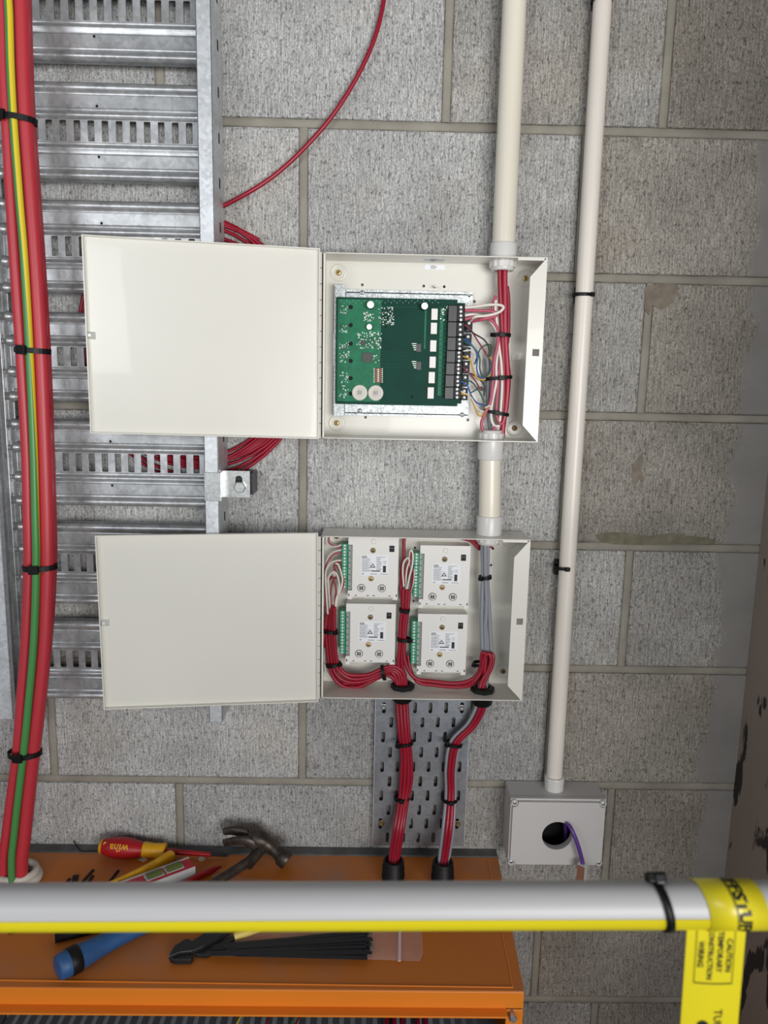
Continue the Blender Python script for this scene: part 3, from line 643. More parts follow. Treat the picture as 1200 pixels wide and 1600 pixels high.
# ================================================================== MODULES IN THE LOWER BOX
MY = -.036
def module(label, px, py):
    o = by(px, py, MY); Wd, H = .0752, .0968
    t_ = thing('interface_module', label, 'module', (o.x+Wd/2, 0, o.z-H/2), 'white interface modules in the lower box')
    X = lambda u: o.x+u*Wd
    Z = lambda v: o.z-v*H
    body = MB().plate([(X(0), Z(1)), (X(.09), Z(1)), (X(.09), Z(.96)), (X(.90), Z(.96)), (X(.90), Z(1)), (X(1), Z(1)), (X(1), Z(0)), (X(0), Z(0)), (X(0), Z(.13)), (X(.085), Z(.13)), (X(.085), Z(.86)), (X(0), Z(.86))], [], MY, MY+.022)
    body.build('cover', 'whitep', t_, bevel=.0007)
    MB().box(X(.0), X(.10), MY+.010, MY+.024, Z(.87), Z(.12)).build('terminal_shelf', 'grey_box', t_, bevel=.0004)
    MB().box(X(.02), X(.98), MY+.020, -.006, Z(.99), Z(.01)).build('base', 'whitep', t_, bevel=.0005)
    rib = MB()
    for i in range(8): rib.box(X(-.015), X(.04), MY+.0085, MY+.0102, Z(.155+i*.095)-.0008, Z(.155+i*.095)+.0008)
    rib.build('terminal_ribs', 'terminal', t_)
    v = .125
    for k in (4, 3, 4, 3):
        hgt = k*.0505
        tb = MB().box(X(-.125), X(-.012), MY+.001, MY+.022, Z(v+hgt)+.0004, Z(v)).build('terminal_block', 'terminal', t_, bevel=.0005)
        for i in range(k):
            MB().lathe((X(-.072), MY+.001, Z(v+.0505*(i+.5))), (0, -1, 0), [(-.0006, .0019), (.0003, .0019), (.0004, .0010)], 10).build('terminal_screw', 'silver', tb)
        v += hgt
    MB().lathe((X(.50), MY, Z(.075)), (0, -1, 0), [(0, .0040), (.0012, .0038), (.0016, .0030)], 18).build('light_pipe', 'whitep', t_)
    for u, v_, tn in ((.49, .215, 'brassd'), (.46, .665, 'brass')):
        MB().lathe((X(u), MY, Z(v_)), (0, -1, 0), [(0, .0046), (.0003, .0044), (.0003, .0038), (-.0002, .0036)], 18).build('screw_well', 'grey_box', t_)
        screw(t_, (X(u), MY-.0001, Z(v_)), .0037, tn)
    sq = MB().box(X(.815), X(.915), MY-.0004, MY, Z(.235), Z(.135)).build('address_switch', 'black', t_, bevel=.0002)
    MB().box(X(.835), X(.85), MY-.0007, MY-.0003, Z(.185), Z(.160)).box(X(.872), X(.887), MY-.0007, MY-.0003, Z(.185), Z(.160)).build('switch_marks', 'inklight', sq)
    for u in (.27, .68):
        dd = MB().lathe((X(u), MY, Z(.815)), (0, -1, 0), [(0, .0052), (.0014, .0052), (.0018, .0046), (.0018, .0038), (.0010, .0036)], 22).build('rotary_dial', 'whitep', t_)
        MB().lathe((X(u), MY, Z(.815)), (0, -1, 0), [(0, .0060), (.0006, .0060), (.0006, .0053)], 22).build('dial_rim', 'ink', dd)
        g = MB()
        for s_ in (-1, 0, 1): g.obox((X(u)+s_*.0019, MY-.0015, Z(.815)-.0028), (X(u)+s_*.0019, MY-.0015, Z(.815)+.0028), .0016 if s_ else .0007, .0008, up=Vector((0, 1, 0)))
        g.build('dial_slots', 'ink', dd)
    lab = MB().plate(rrect(X(.25), X(.81), Z(.61), Z(.285), .002, 3), [], MY-.0003, MY).build('label', 'label', t_)
    ink = MB(); li = MB(); r2 = random.Random(9)
    for i in range(14): li.box(X(.275), X(.275+r2.uniform(.12, .21)), MY-.00045, MY-.0003, Z(.372+i*.0135)-.00022, Z(.372+i*.0135)+.00022)
    for i in range(15): li.box(X(.565), X(.565+r2.uniform(.06, .12)), MY-.00045, MY-.0003, Z(.335+i*.0135)-.00022, Z(.335+i*.0135)+.00022)
    for v_ in (.385, .40, .42): li.box(X(.70), X(.76), MY-.00045, MY-.0003, Z(v_)-.0002, Z(v_)+.0002)
    li.build('print_lines', 'inklight', lab)
    ink.box(X(.275), X(.44), MY-.00045, MY-.0003, Z(.352), Z(.346)); ink.box(X(.46), X(.64), MY-.00045, MY-.0003, Z(.548), Z(.532)); ink.box(X(.695), X(.755), MY-.00045, MY-.0003, Z(.56), Z(.455))
    ink.box(X(.275), X(.32), MY-.00045, MY-.0003, Z(.592), Z(.582)); ink.box(X(.45), X(.58), MY-.00045, MY-.0003, Z(.592), Z(.585)); ink.box(X(.56), X(.74), MY-.00045, MY-.0003, Z(.322), Z(.318)); ink.box(X(.64), X(.79), MY-.00045, MY-.0003, Z(.592), Z(.586))
    tz, tx = Z(.455), X(.49)
    ink.plate([(tx-.0042, tz-.003), (tx+.0042, tz-.003), (tx, tz+.0035)], [[(tx-.0022, tz-.0018), (tx+.0022, tz-.0018), (tx, tz+.0015)]], MY-.00045, MY-.0003)
    for wd, v_ in (('SYSTEM', .312), ('SENSOR', .329)):
        vs, fs = text_mesh(wd, .0021, 0, .00006, align='LEFT'); ink.add([(X(.275)+p.x, MY-.0005, Z(v_)+p.y) for p in vs], fs)
    ink.build('print', 'ink', lab)
    sl_ = MB()
    for u, v_ in ((.022, .93), (.975, .93)): sl_.box(X(u)-.0008, X(u)+.0008, MY-.0001, MY+.0002, Z(v_)-.0018, Z(v_)+.0018)
    for u in (.16, .40, .52, .84): sl_.box(X(u)-.0015, X(u)+.0015, MY-.0001, MY+.0002, Z(.937)-.0006, Z(.937)+.0006)
    sl_.build('clip_slots', 'dark', t_)
    return t_
module('white module at the top left inside the lower box', 544.5, 838)
module('white module at the bottom left inside the lower box', 541, 943)
module('white module at the top right inside the lower box, nearest the conduit nut', 657, 852)
module('white module at the bottom right inside the lower box, beside the red loop', 653.5, 959)

# ================================================================== WIRES IN THE UPPER BOX
P = lambda x, y, d: (640+x/5.4545, 440+y/5.4545, d)
def wset(lst, base, sc):
    for (name, label, cat, m, r, d0, d1, pts) in lst:
        k = len(pts); pp = []
        for i, q in enumerate(pts):
            f = i/(k-1); d = d0+(d1-d0)*f if len(q) == 2 else q[2]; pp.append((base[0]+q[0]/sc, base[1]+q[1]/sc, d))
        cable(name, label, 'wire' if cat is None else cat, pp, r, m)
U5 = (640, 440); s5 = 5.4545
wset([
 ('red_cable', 'bright red cable at left of the pair entering the upper box from above', 'cable', 'red', .0036, -.036, -.036, [(768, -110), (770, 0), (778, 200), (790, 450), (800, 700), (800, 950), (790, 1150), (785, 1330)]),
 ('red_cable', 'rose red cable at right of the pair entering the upper box from above', 'cable', 'redmid', .0038, -.036, -.038, [(812, -110), (812, 0), (814, 180), (815, 420), (828, 640), (838, 850), (825, 1050), (800, 1200), (790, 1330)]),
 ('red_cable', 'thin red cable behind the pair at far right in the upper box', 'cable', 'red', .0028, -.028, -.026, [(830, 40), (842, 160), (842, 420), (825, 600), (848, 800), (835, 1000), (800, 1250)]),
 ('grey_cable', 'short grey sheathed cable beside the second tie in the upper box', 'cable', 'grey', .0032, -.026, -.026, [(662, 655), (668, 760), (668, 900), (668, 1100), (690, 1260), (720, 1330)]),
 ('white_wire', 'white wire looping right from the topmost terminal of the circuit board', None, 'white', .0020, -.040, -.046, [(472, 222), (560, 214), (680, 198), (770, 200), (800, 222), (760, 262), (660, 290), (560, 300), (520, 335, -.032)]),
 ('pink_wire', 'pink wire in a short hook from the second terminal of the board', None, 'pink', .0022, -.040, -.044, [(472, 245), (580, 248), (680, 250), (740, 268), (720, 298), (620, 322), (525, 340, -.032)]),
 ('pink_wire', 'long pink wire arcing from the fourth terminal down to the bottom loop', None, 'pink', .0023, -.040, -.044, [(472, 322), (560, 300), (660, 312), (725, 360), (757, 440), (745, 560), (718, 690), (710, 850), (690, 1020), (640, 1130), (612, 1210), (632, 1275), (690, 1285), (735, 1240)]),
 ('white_wire', 'white wire arcing beside the long pink wire from the third terminal', None, 'white', .0020, -.038, -.042, [(472, 288), (540, 280), (640, 300), (700, 350), (745, 430), (760, 540), (782, 700), (788, 900), (776, 1100), (770, 1190)]),
 ('white_wire', 'white wire running down the middle of the bundle into the lowest loop', None, 'white', .0021, -.038, -.042, [(735, 160), (732, 260), (745, 360), (750, 560), (738, 720), (738, 860), (705, 1020), (695, 1150), (720, 1225), (770, 1232)]),
 ('pink_wire', 'pink wire at the left edge of the bundle bending back at the bottom', None, 'pink', .0021, -.034, -.042, [(738, 120), (708, 190), (712, 300), (752, 430), (772, 600), (762, 800), (745, 1000), (742, 1140), (780, 1215), (808, 1170), (822, 1080)]),
 ('dark_red_wire', 'thin dark red wire crossing diagonally to the grey cable end', None, 'darkred', .0011, -.036, -.034, [(468, 368), (520, 410), (590, 520), (665, 632)]),
 ('black_wire', 'thin black wire above the grey cable end in the upper box', None, 'blackw', .0012, -.036, -.034, [(486, 388), (545, 440), (630, 492), (668, 545), (680, 600), (668, 648)]),
 ('blue_wire', 'upper thin blue wire dipping and rising to the grey cable end', None, 'blue', .0012, -.037, -.036, [(460, 488), (520, 530), (578, 625), (572, 740), (600, 818), (660, 810), (695, 740), (690, 655)]),
 ('green_wire', 'upper thin green wire beside the dipping blue wire', None, 'teal', .0012, -.037, -.036, [(462, 512), (540, 556), (595, 640), (598, 740), (625, 806), (675, 790), (702, 720)]),
 ('green_wire', 'thin green wire hooking over the top of the wire tangle', None, 'teal', .0010, -.032, -.036, [(555, 705), (575, 640), (600, 580), (640, 545), (690, 540), (700, 600), (684, 640)]),
 ('white_wire', 'thin white wire curling beneath the third terminal block', None, 'white', .0011, -.037, -.030, [(458, 592), (520, 586), (565, 622), (568, 670), (545, 708)]),
 ('yellow_wire', 'upper thin yellow wire sagging in a deep curve to the grey cable', None, 'amber', .0012, -.038, -.038, [(454, 636), (510, 660), (535, 730), (565, 810), (625, 836), (688, 792), (705, 700), (690, 640)]),
 ('amber_wire', 'short amber wire standing above the grey cable end', None, 'amber', .0010, -.030, -.032, [(684, 530), (690, 570), (676, 625)]),
 ('dark_red_wire', 'lower thin dark red wire slanting from the fifth terminal block', None, 'darkred', .0011, -.036, -.034, [(454, 730), (520, 795), (575, 870), (600, 915), (622, 905)]),
 ('black_wire', 'lower thin black wire slanting to the second tangle', None, 'blackw', .0011, -.035, -.032, [(518, 780), (590, 828), (636, 890), (634, 975)]),
 ('blue_wire', 'lower thin blue wire sagging towards the bottom tie', None, 'blue', .0012, -.037, -.034, [(440, 850), (495, 890), (520, 960), (570, 1030), (645, 1055)]),
 ('green_wire', 'lower thin green wire sagging towards the bottom tie', None, 'teal', .0012, -.037, -.034, [(448, 832), (530, 856), (590, 930), (640, 1030)]),
 ('green_wire', 'short green wire crossing back under the lower blue wire', None, 'teal', .0010, -.030, -.032, [(520, 950), (570, 920), (610, 900), (625, 925), (600, 925)]),
 ('white_wire', 'thin white wire looping round at the bottom tie', None, 'white', .0011, -.038, -.046, [(438, 935), (520, 985), (580, 1080), (640, 1110), (688, 1085), (682, 1058), (645, 1075)]),
 ('yellow_wire', 'lower thin yellow wire in a deep sag below the board', None, 'amber', .0012, -.038, -.044, [(438, 955), (510, 972), (548, 1050), (578, 1128), (612, 1143), (650, 1092), (678, 1066)]),
], U5, s5)
for label, x, y, aa, tl, hd in (('black tie round the red cables, top one inside the upper box', 776, 455, .0135, 0, 0), ('black tie round the red cables, middle one inside the upper box', 760, 822, .0185, -.10, .1), ('black tie round the red cables, bottom one inside the upper box', 740, 1118, .0175, .16, -.05)):
    p = by(*P(x, y, -.037)); tie(label, (p.x, -.036, p.z), aa, .0105, .0044, tl, hd, 'ties inside the upper box', hs=.007)
cable('pale_strap', 'clear plastic strap end beside the bottom nut of the upper box', 'strap', [P(800, 1180, -.03), P(825, 1195, -.03), P(835, 1215, -.03), P(810, 1240, -.03)], .0012, 'fitting')

# ================================================================== WIRES IN THE LOWER BOX
S5 = (500, 830); s8 = 8.571
wset([
 ('white_wire', 'white wire hooking up to the top corner screw of the lower box', None, 'white', .0013, -.030, -.020, [(292, 182), (200, 208), (120, 190), (84, 130), (95, 70), (130, 40)]),
 ('pink_wire', 'pink wire beneath the hooked white wire in the top corner', None, 'pink', .0012, -.030, -.020, [(285, 218), (200, 205), (130, 160), (118, 100), (130, 50)]),
 ('white_wire', 'white wire arching from the first terminal block of the top left module', None, 'white', .0013, -.032, -.020, [(285, 250), (190, 275), (110, 350), (85, 430), (60, 560), (62, 800), (50, 1000)]),
 ('red_wire', 'red wire under the first white arch in the lower box', None, 'pink', .0013, -.031, -.022, [(285, 288), (190, 305), (120, 380), (75, 480), (66, 640), (70, 900), (72, 1150)]),
 ('white_wire', 'white wire making the widest arch from the second terminal block', None, 'white', .0014, -.036, -.034, [(285, 390), (195, 402), (105, 470), (74, 600), (86, 850), (105, 1110)]),
 ('red_wire', 'red wire under the widest white arch in the lower box', None, 'red', .0013, -.034, -.034, [(285, 415), (215, 420), (190, 480), (215, 560), (210, 640)]),
 ('white_wire', 'white wire bending down close beside the green terminals', None, 'white', .0014, -.038, -.036, [(205, 430), (245, 450), (285, 560), (302, 660), (275, 790), (225, 880), (205, 1000), (212, 1110)]),
 ('red_wire', 'red wire hugging the white wire beside the green terminals', None, 'red', .0013, -.035, -.036, [(210, 440), (255, 520), (318, 640), (300, 760), (240, 850)]),
 ('white_wire', 'inner white wire arch halfway down the left bundle', None, 'white', .0013, -.036, -.036, [(104, 680), (120, 600), (175, 545), (225, 580), (258, 720), (232, 900), (208, 1090)]),
 ('white_wire', 'innermost white wire loop of the left bundle', None, 'white', .0012, -.034, -.035, [(210, 600), (170, 560), (125, 600), (110, 700), (128, 900), (135, 1050)]),
 ('red_wire', 'red wire crossing behind the white loops in the left bundle', None, 'red', .0013, -.030, -.034, [(130, 650), (160, 610), (205, 720), (215, 820), (195, 940), (185, 1060)]),
 ('red_wire', 'second red wire behind the white loops in the left bundle', None, 'red', .0013, -.028, -.034, [(195, 620), (160, 720), (142, 860), (150, 1040)]),
 ('white_wire', 'thin white wire straight inside the left bundle', None, 'white', .0011, -.032, -.034, [(200, 880), (180, 960), (168, 1060)]),
], S5, s8)
R3 = (490, 820); s3 = 3.4286
for i, (dx, pts) in enumerate([
   (0, [(82, 460), (68, 560), (72, 650), (85, 760), (115, 830), (170, 868), (250, 866), (330, 828), (400, 790), (430, 800), (445, 840), (450, 862)]),
   (1, [(92, 440), (84, 560), (88, 650), (102, 760), (135, 815), (190, 842), (270, 838), (350, 810), (410, 782), (450, 800), (462, 862)]),
   (2, [(103, 430), (98, 560), (102, 650), (118, 750), (155, 800), (210, 825), (290, 818), (360, 792), (420, 770), (465, 800), (472, 862)]),
   (3, [(112, 440), (110, 560), (115, 650), (128, 740), (170, 795), (230, 806), (300, 800), (370, 770), (430, 758), (478, 790), (485, 862)]),
   (4, [(72, 480), (58, 560), (54, 640), (70, 650, -.02), (95, 760, -.022), (130, 840, -.025), (200, 850, -.028), (300, 838, -.03), (400, 805, -.032), (455, 862, -.032)])]):
    names = ['outermost', 'second', 'third', 'innermost', 'hindmost']
    wset([('red_cable', names[i]+' red cable of the left bundle sweeping to the left gland', 'cable', 'red', .0030, -.030-.0035*i*(i < 4), -.034, pts)], R3, s3)
wset([('white_wire', 'white wire below the sweeping red cables of the left bundle', None, 'white', .0012, -.022, -.024, [(60, 660), (60, 760), (85, 810), (130, 820), (220, 850), (330, 822), (430, 828)])], R3, s3)
T7 = (620, 830); s7 = 7.5
wset([
 ('red_cable', 'red cable falling from the box top down the middle bundle', 'cable', 'red', .0026, -.026, -.032, [(90, 40), (82, 150), (84, 300), (62, 420), (50, 600), (62, 850), (72, 1050)]),
 ('white_wire', 'left white wire loop of the middle bundle', None, 'white', .0013, -.040, -.036, [(82, 645), (70, 480), (80, 370), (125, 315), (148, 350), (120, 440), (108, 560), (112, 700)]),
 ('red_wire', 'red wire within the left loop of the middle bundle', None, 'red', .0013, -.036, -.034, [(100, 620), (92, 500), (105, 390), (135, 360), (140, 430), (110, 600)]),
 ('white_wire', 'tall white wire loop leaning right in the middle bundle', None, 'white', .0014, -.042, -.036, [(122, 672), (148, 540), (180, 410), (190, 290), (175, 225), (155, 245), (152, 330), (165, 420)]),
 ('red_wire', 'red wire beside the tall white loop of the middle bundle', None, 'red', .0014, -.038, -.034, [(165, 240), (160, 360), (185, 480), (180, 600), (150, 720), (118, 820)]),
 ('white_wire', 'short white wire low by the green terminals of the top right module', None, 'white', .0012, -.034, -.034, [(205, 440), (200, 560), (190, 620), (160, 710)]),
 ('white_wire', 'white wire hooking at the top middle of the lower box', None, 'white', .0011, -.024, -.018, [(104, 160), (110, 100), (140, 72), (175, 68)]),
], T7, s7)
wset([
 ('red_cable', 'left red cable of the middle bundle dropping to the left gland', 'cable', 'red', .0029, -.034, -.034, [(482, 340), (478, 440), (466, 520), (462, 640), (455, 740), (462, 790), (480, 830), (488, 862)]),
 ('red_cable', 'middle red cable of the middle bundle dropping to the left gland', 'cable', 'red', .0029, -.037, -.034, [(500, 345), (494, 440), (482, 540), (478, 640), (474, 740), (480, 780), (492, 815), (496, 862)]),
 ('red_cable', 'red cable sweeping under the modules to the right gland', 'cable', 'red', .0030, -.034, -.050, [(512, 350), (506, 440), (494, 540), (486, 640), (488, 720), (515, 790), (560, 828), (640, 838), (740, 848), (820, 840), (870, 810), (895, 760), (900, 700), (910, 686), (922, 700), (915, 800), (905, 870)]),
 ('red_cable', 'lower red cable sweeping under the modules to the right gland', 'cable', 'red', .0030, -.030, -.050, [(505, 700, -.026), (520, 780), (560, 842), (640, 858), (740, 868), (830, 862), (890, 820), (925, 750), (930, 700), (945, 688), (962, 705), (955, 760), (925, 820), (905, 870)]),
 ('red_cable', 'third red cable doubled over beside the grey cables at the right gland', 'cable', 'red', .0028, -.046, -.054, [(780, 862, -.036), (850, 845), (895, 790), (912, 720), (935, 690), (950, 720), (935, 780), (900, 840), (890, 872)]),
 ('red_cable', 'red cable crossing the top right inside the lower box', 'cable', 'red', .0024, -.018, -.024, [(740, 68), (800, 74), (850, 92), (890, 135)]),
 ('red_cable', 'second red cable crossing at the top right inside the lower box', 'cable', 'red', .0022, -.022, -.028, [(780, 66), (830, 72), (870, 92), (895, 118), (960, 116)]),
 ('grey_cable', 'left grey cable dropping from the conduit nut to the right gland', 'cable', 'grey', .0034, -.038, -.036, [(905, 60), (906, 160), (908, 280), (902, 420), (902, 600), (912, 760), (915, 880)]),
 ('grey_cable', 'right grey cable dropping from the conduit nut to the right gland', 'cable', 'grey', .0034, -.040, -.034, [(932, 60), (932, 160), (930, 290), (938, 420), (945, 560), (950, 680), (935, 780), (922, 880)]),
 ('grey_cable', 'middle grey cable between the other two in the lower box', 'cable', 'grey', .0032, -.044, -.036, [(920, 70), (920, 160), (922, 280), (926, 420), (920, 560), (925, 700), (922, 800), (918, 880)]),
], R3, s3)
for label, px, py, aa, tl, hd, tail in (('black tie on the left bundle beside the bottom left module', 516, 986, .0100, .02, .7, 0), ('black tie low on the left bundle where it turns', 521, 1038, .0105, -.22, .8, 0),
      ('black tie round the red cables just left of the left gland', 599, 1051, .0110, 1.35, .2, 0), ('black upper tie on the middle bundle of the lower box', 632, 953, .0072, 0, .3, 0),
      ('black lower tie on the middle bundle of the lower box', 631, 999, .0095, 0, .8, 0), ('black tie round the grey cables in the lower box', 758, 902, .0085, -.08, -.7, 1), ('black tie hidden behind the red loops at the right gland', 750, 1037, .0100, 0, -.8, 0)):
    d_ = -.036 if 'grey cables' not in label else -.042
    if 'hidden' in label: d_ = -.034
    p = by(px, py, d_); tie(label, p, aa, .0085, .0042, tl, hd, 'ties inside the lower box', hs=.0062)
# ---- cable glands
def gland(label, top, pts_r, zplate=None, outside=True):
    pass
for label, px, py in (('black gland through the left of the lower box floor', 629, 1072), ('black gland through the right of the lower box floor', 754, 1077)):
    p = bz(px, py, LZ0+.004); g = thing('cable_gland', label, 'cable gland', (p.x, p.y, LZ0), 'black cable glands')
    MB().lathe((p.x, p.y, LZ0+.0014), (0, 0, 1), [(0, .0185), (.006, .0185), (.0072, .0165), (.0072, .0115), (.003, .011)], 8).build('lock_nut', 'black', g, bevel=.0006)
    MB().lathe((p.x, p.y, LZ0-.0002), (0, 0, -1), [(0, .0175), (.006, .0175), (.007, .0165), (.017, .0160), (.021, .0125), (.022, .0100), (.016, .0095)], 20).build('body', 'black', g)
GZ = -1.116
for label, px, py in (('black gland on the orange cabinet top under the left red bundle', 614, 1362), ('black gland on the orange cabinet top under the right red bundle', 691, 1364)):
    p = bz(px, py+17, GZ); g = thing('cable_gland', label, 'cable gland', (p.x, p.y, GZ), 'black cable glands')
    MB().lathe((p.x, p.y, GZ+.0001), (0, 0, 1), [(0, .0190), (.010, .0190), (.0115, .018)], 6).build('lock_nut', 'black', g, bevel=.0006)
    MB().lathe((p.x, p.y, GZ+.0116), (0, 0, 1), [(0, .0178), (.004, .0178), (.005, .0170), (.016, .0172), (.017, .0165), (.025, .0160), (.0275, .0148), (.028, .0125), (.022, .0110), (.018, .004)], 24).build('body', 'black', g)
# ---- red bundles from the lower box to the cabinet
gA, gB = bz(629, 1072, LZ0+.004), bz(754, 1077, LZ0+.004); hA, hB = bz(614, 1379, GZ), bz(691, 1381, GZ)
def bundle(offs, g0, via, g1, label, mats):
    nms = ['leftmost', 'second', 'third', 'rightmost', 'hindmost']
    for i, (ox, oy) in enumerate(offs):
        tw = .7+i*.1
        pts = [Vector((g0.x+ox*.6, g0.y+oy*.6, LZ0+.012)), Vector((g0.x+ox, g0.y+oy, LZ0-.022))]+[by(px, py, d)+Vector((ox*s_, oy, 0)) for px, py, d, s_ in via]+[Vector((g1.x+ox*.8, g1.y+oy*.8, GZ+.030)), Vector((g1.x+ox*.6, g1.y+oy*.6, GZ+.006))]
        tag(MB().tube(spline(pts, 8), .0033, 9).build('red_cable' if mats[i] == 'red' else 'grey_cable', mats[i]), nms[i]+' '+('red' if mats[i] == 'red' else 'grey')+' cable '+label, 'cable')
bundle([(-.0072, 0), (-.0024, -.004), (.0028, -.0045), (.0070, -.0005), (0, .003)], gA, [(631, 1140, -.034, 1), (635, 1180, -.034, .9), (635, 1215, -.035, 1.1), (631, 1247, -.037, .85), (623, 1295, -.05, .9)], hA, 'in the left bundle below the lower box', ['red']*5)
bundle([(-.0072, .002), (-.0022, -.003), (.0036, -.0035), (.0080, .001), (-.0005, .004)], gB, [(738, 1132, -.034, 1), (712, 1160, -.033, 1), (704, 1200, -.033, .9), (704, 1240, -.035, .85), (700, 1295, -.052, 1)], hB, 'in the right bundle below the lower box', ['grey', 'red', 'red', 'grey', 'red'])
for label, px, py, aa, hd, tl in (('black upper tie on the left red bundle below the lower box', 632, 1161, .0125, -.75, -.12), ('black lower tie on the left red bundle above the cabinet', 628, 1246, .0115, -.1, -.08), ('black upper tie on the right red bundle below the lower box', 709, 1162, .0125, -.8, .12), ('black lower tie on the right red bundle above the cabinet', 703, 1249, .0110, .05, 0)):
    p = by(px, py, -.034); tie(label, p, aa, .0100, .0044, tl, hd, 'ties on the two red bundles', hs=.0062)

# ================================================================== PERFORATED STRIP
pf = thing('perforated_tray', 'perforated galvanised metal strip on the wall below the lower box', 'cable tray', (.19, 0, -.98))
X0, X1, Z1p, Z0p = .1171, .2662, -.835, -1.102
sc8 = 4.571; hl = []
def slot(u, v):
    p = by(550+u/sc8, 1050+v/sc8, -.0135); hl.append(rrect(p.x-.0030, p.x+.0030, p.z-.0092, p.z+.0092, .0029, 4))
rows = [(255, [228, 450, 560, 672, 785]), (357, [280, 391, 502, 613, 724]), (463, [222, 333, 443, 555, 664]), (572, [272, 383, 494, 604, 715]), (676, [215, 325, 437, 546, 655, 767]), (780, [267, 376, 487, 597, 707]),
        (882, [208, 318, 428, 539, 649, 758]), (984, [260, 369, 479, 588, 698]), (1082, [203, 312, 421, 530, 640, 749]), (1182, [253, 366, 471, 580, 690])]
for v, us in rows:
    for u in us: slot(u, v)
MB().plate([(X0, Z0p), (X1, Z0p), (X1, Z1p), (X0, Z1p)], hl, -.0140, -.0125).build('strip', 'galvgrey', pf)
sp = by(590, 1117.5, -.0095).z
MB().box(X0-.0008, X0, -.0140, 0, Z0p, Z1p).box(X1, X1+.0008, -.0140, 0, Z0p, Z1p).build('flange', 'galv', pf)
MB().box(X0, X1, -.0145, -.0139, sp-.0004, sp+.0004).build('seam', 'galvdark', pf)
for u, v, m_ in ((225, 250, 'zinc'), (783, 258, 'zinc'), (210, 1083, 'brassd'), (755, 1087, 'brassd')):
    p = by(550+u/sc8, 1050+v/sc8, -.016)
    MB().lathe((p.x, -.0140, p.z), (0, -1, 0), [(0, .0050), (.0009, .0050), (.0010, .0035)], 16).build('washer', m_, pf)
    MB().lathe((p.x, -.0150, p.z), (0, -1, 0), [(0, .0040), (.003, .0036), (.0042, .002)], 12).build('screw', m_, pf)

# ================================================================== BIG CABLE BUNDLE ON THE LEFT
tab = [(-60, -5, 3, 30), (0, 3, 13, 34), (100, 6, 16.5, 37), (187, 11, 21, 41), (300, 17, 29.5, 49), (400, 23, 37.5, 56), (550, 33, 46, 65), (700, 41.5, 52.5, 71), (800, 44, 55, 74), (885, 45, 56.5, 75), (1000, 40.5, 53, 70.5), (1100, 33, 44.5, 61), (1175, 27, 37, 52), (1300, 11, 22.5, 38.5), (1372, 5, 18.5, 33)]
DYB = -.1055
def bigcable(name, label, col, dpx, ddy, r, m_):
    pts = [by(row[col]+dpx*(1 if row[0] < 900 else max(0, 1-(row[0]-900)/250)), row[0], DYB+ddy) for row in tab]
    e_ = pts[-1]; pts.append(Vector((e_.x, e_.y, -1.30))); pts.append(Vector((e_.x, e_.y, -1.6)))
    return tag(MB().tube(spline(pts, 6), r, 18).build(name, m_), label, 'cable')
bigcable('power_cable', 'thick red power cable along the left edge of the bundle', 1, 0, 0, .0074, 'redbig')
bigcable('power_cable', 'thickest red power cable right of the green and yellow cable', 3, -1, 0, .0098, 'redbig')
bigcable('power_cable', 'thick red power cable half hidden at the right of the bundle', 3, 6, .012, .0072, 'redbig')
ec = bigcable('earth_cable', 'green and yellow striped earth cable down the front of the red bundle', 2, 0, -.011, .0052, 'green')
# the yellow stripe, a part of the earth cable that turns out of sight lower down
pts = spline([by(row[2], row[0], DYB-.011) for row in tab], 6); vs = []; fs = []; k = len(pts)
for i, p in enumerate(pts):
    rr_ = i/6; r0 = min(int(rr_), len(tab)-2); py_ = tab[r0][0]+(tab[r0+1][0]-tab[r0][0])*(rr_-r0)
    a0 = math.radians(2 if py_ < 350 else 2+(py_-350)*.155)
    for j in range(7):
        g = a0+math.radians(13*j); vs.append(p+Vector((math.cos(g-math.pi/2)*.00532, math.sin(g-math.pi/2)*.00532, 0)))
fs = [(i*7+j, i*7+j+1, (i+1)*7+j+1, (i+1)*7+j) for i in range(int(k*.70)) for j in range(6)]
MB().add(vs, fs, True).build('yellow_stripe', 'yellow', ec)
for label, px, py, aa, tl, hd in (('black tie nearest the top round the big left cable bundle', 27, 187, .0235, .10, -.55), ('black tie round the big left bundle beside the upper box door', 51, 548, .0225, .05, -.3),
       ('black tie round the big left bundle beside the lower box door', 62.5, 886, .0225, -.05, -.05), ('black tie lowest round the big left cable bundle', 39, 1176, .0230, -.03, -.1)):
    p = by(px, py, DYB); tie(label, (p.x, DYB, p.z), aa, .0165, .0062, tl, hd, 'ties on the big left bundle', hs=.0125)
gp = bz(28, 1376, GZ)
wg = thing('cable_gland', 'off-white taped ring around the big bundle on the orange cabinet', 'cable gland', (gp.x, gp.y, GZ))
MB().tube([(gp.x+.030*math.cos(a), gp.y+.026*math.sin(a), GZ+.006) for a in [2*math.pi*i/28 for i in range(28)]], .0065, 10, closed=True).build('ring', 'gland_white', wg)
MB().tube([(gp.x+.027*math.cos(a), gp.y+.023*math.sin(a), GZ+.016) for a in [2*math.pi*i/28 for i in range(28)]], .0055, 10, closed=True).build('ring', 'gland_white', wg)

# ================================================================== ORANGE CABINET
CZ = -1.116; CB = -.022; CFy = -.297; CX0 = -.9; CXb, CXf = .3215, .3105
cab = thing('cabinet', 'orange steel electrical cabinet with open front at the bottom of the photo', 'cabinet', (-.25, -.16, ZF))
def quad(b, xr0, xr1, y0, y1, z0, z1): return b.prism([(CX0, y0), (xr0, y0), (xr1, y1), (CX0, y1)], z0, z1)
quad(MB(), CXf, CXb, CFy, CB, CZ-.0015, CZ).build('top_panel', 'orangetop', cab, bevel=.0010)
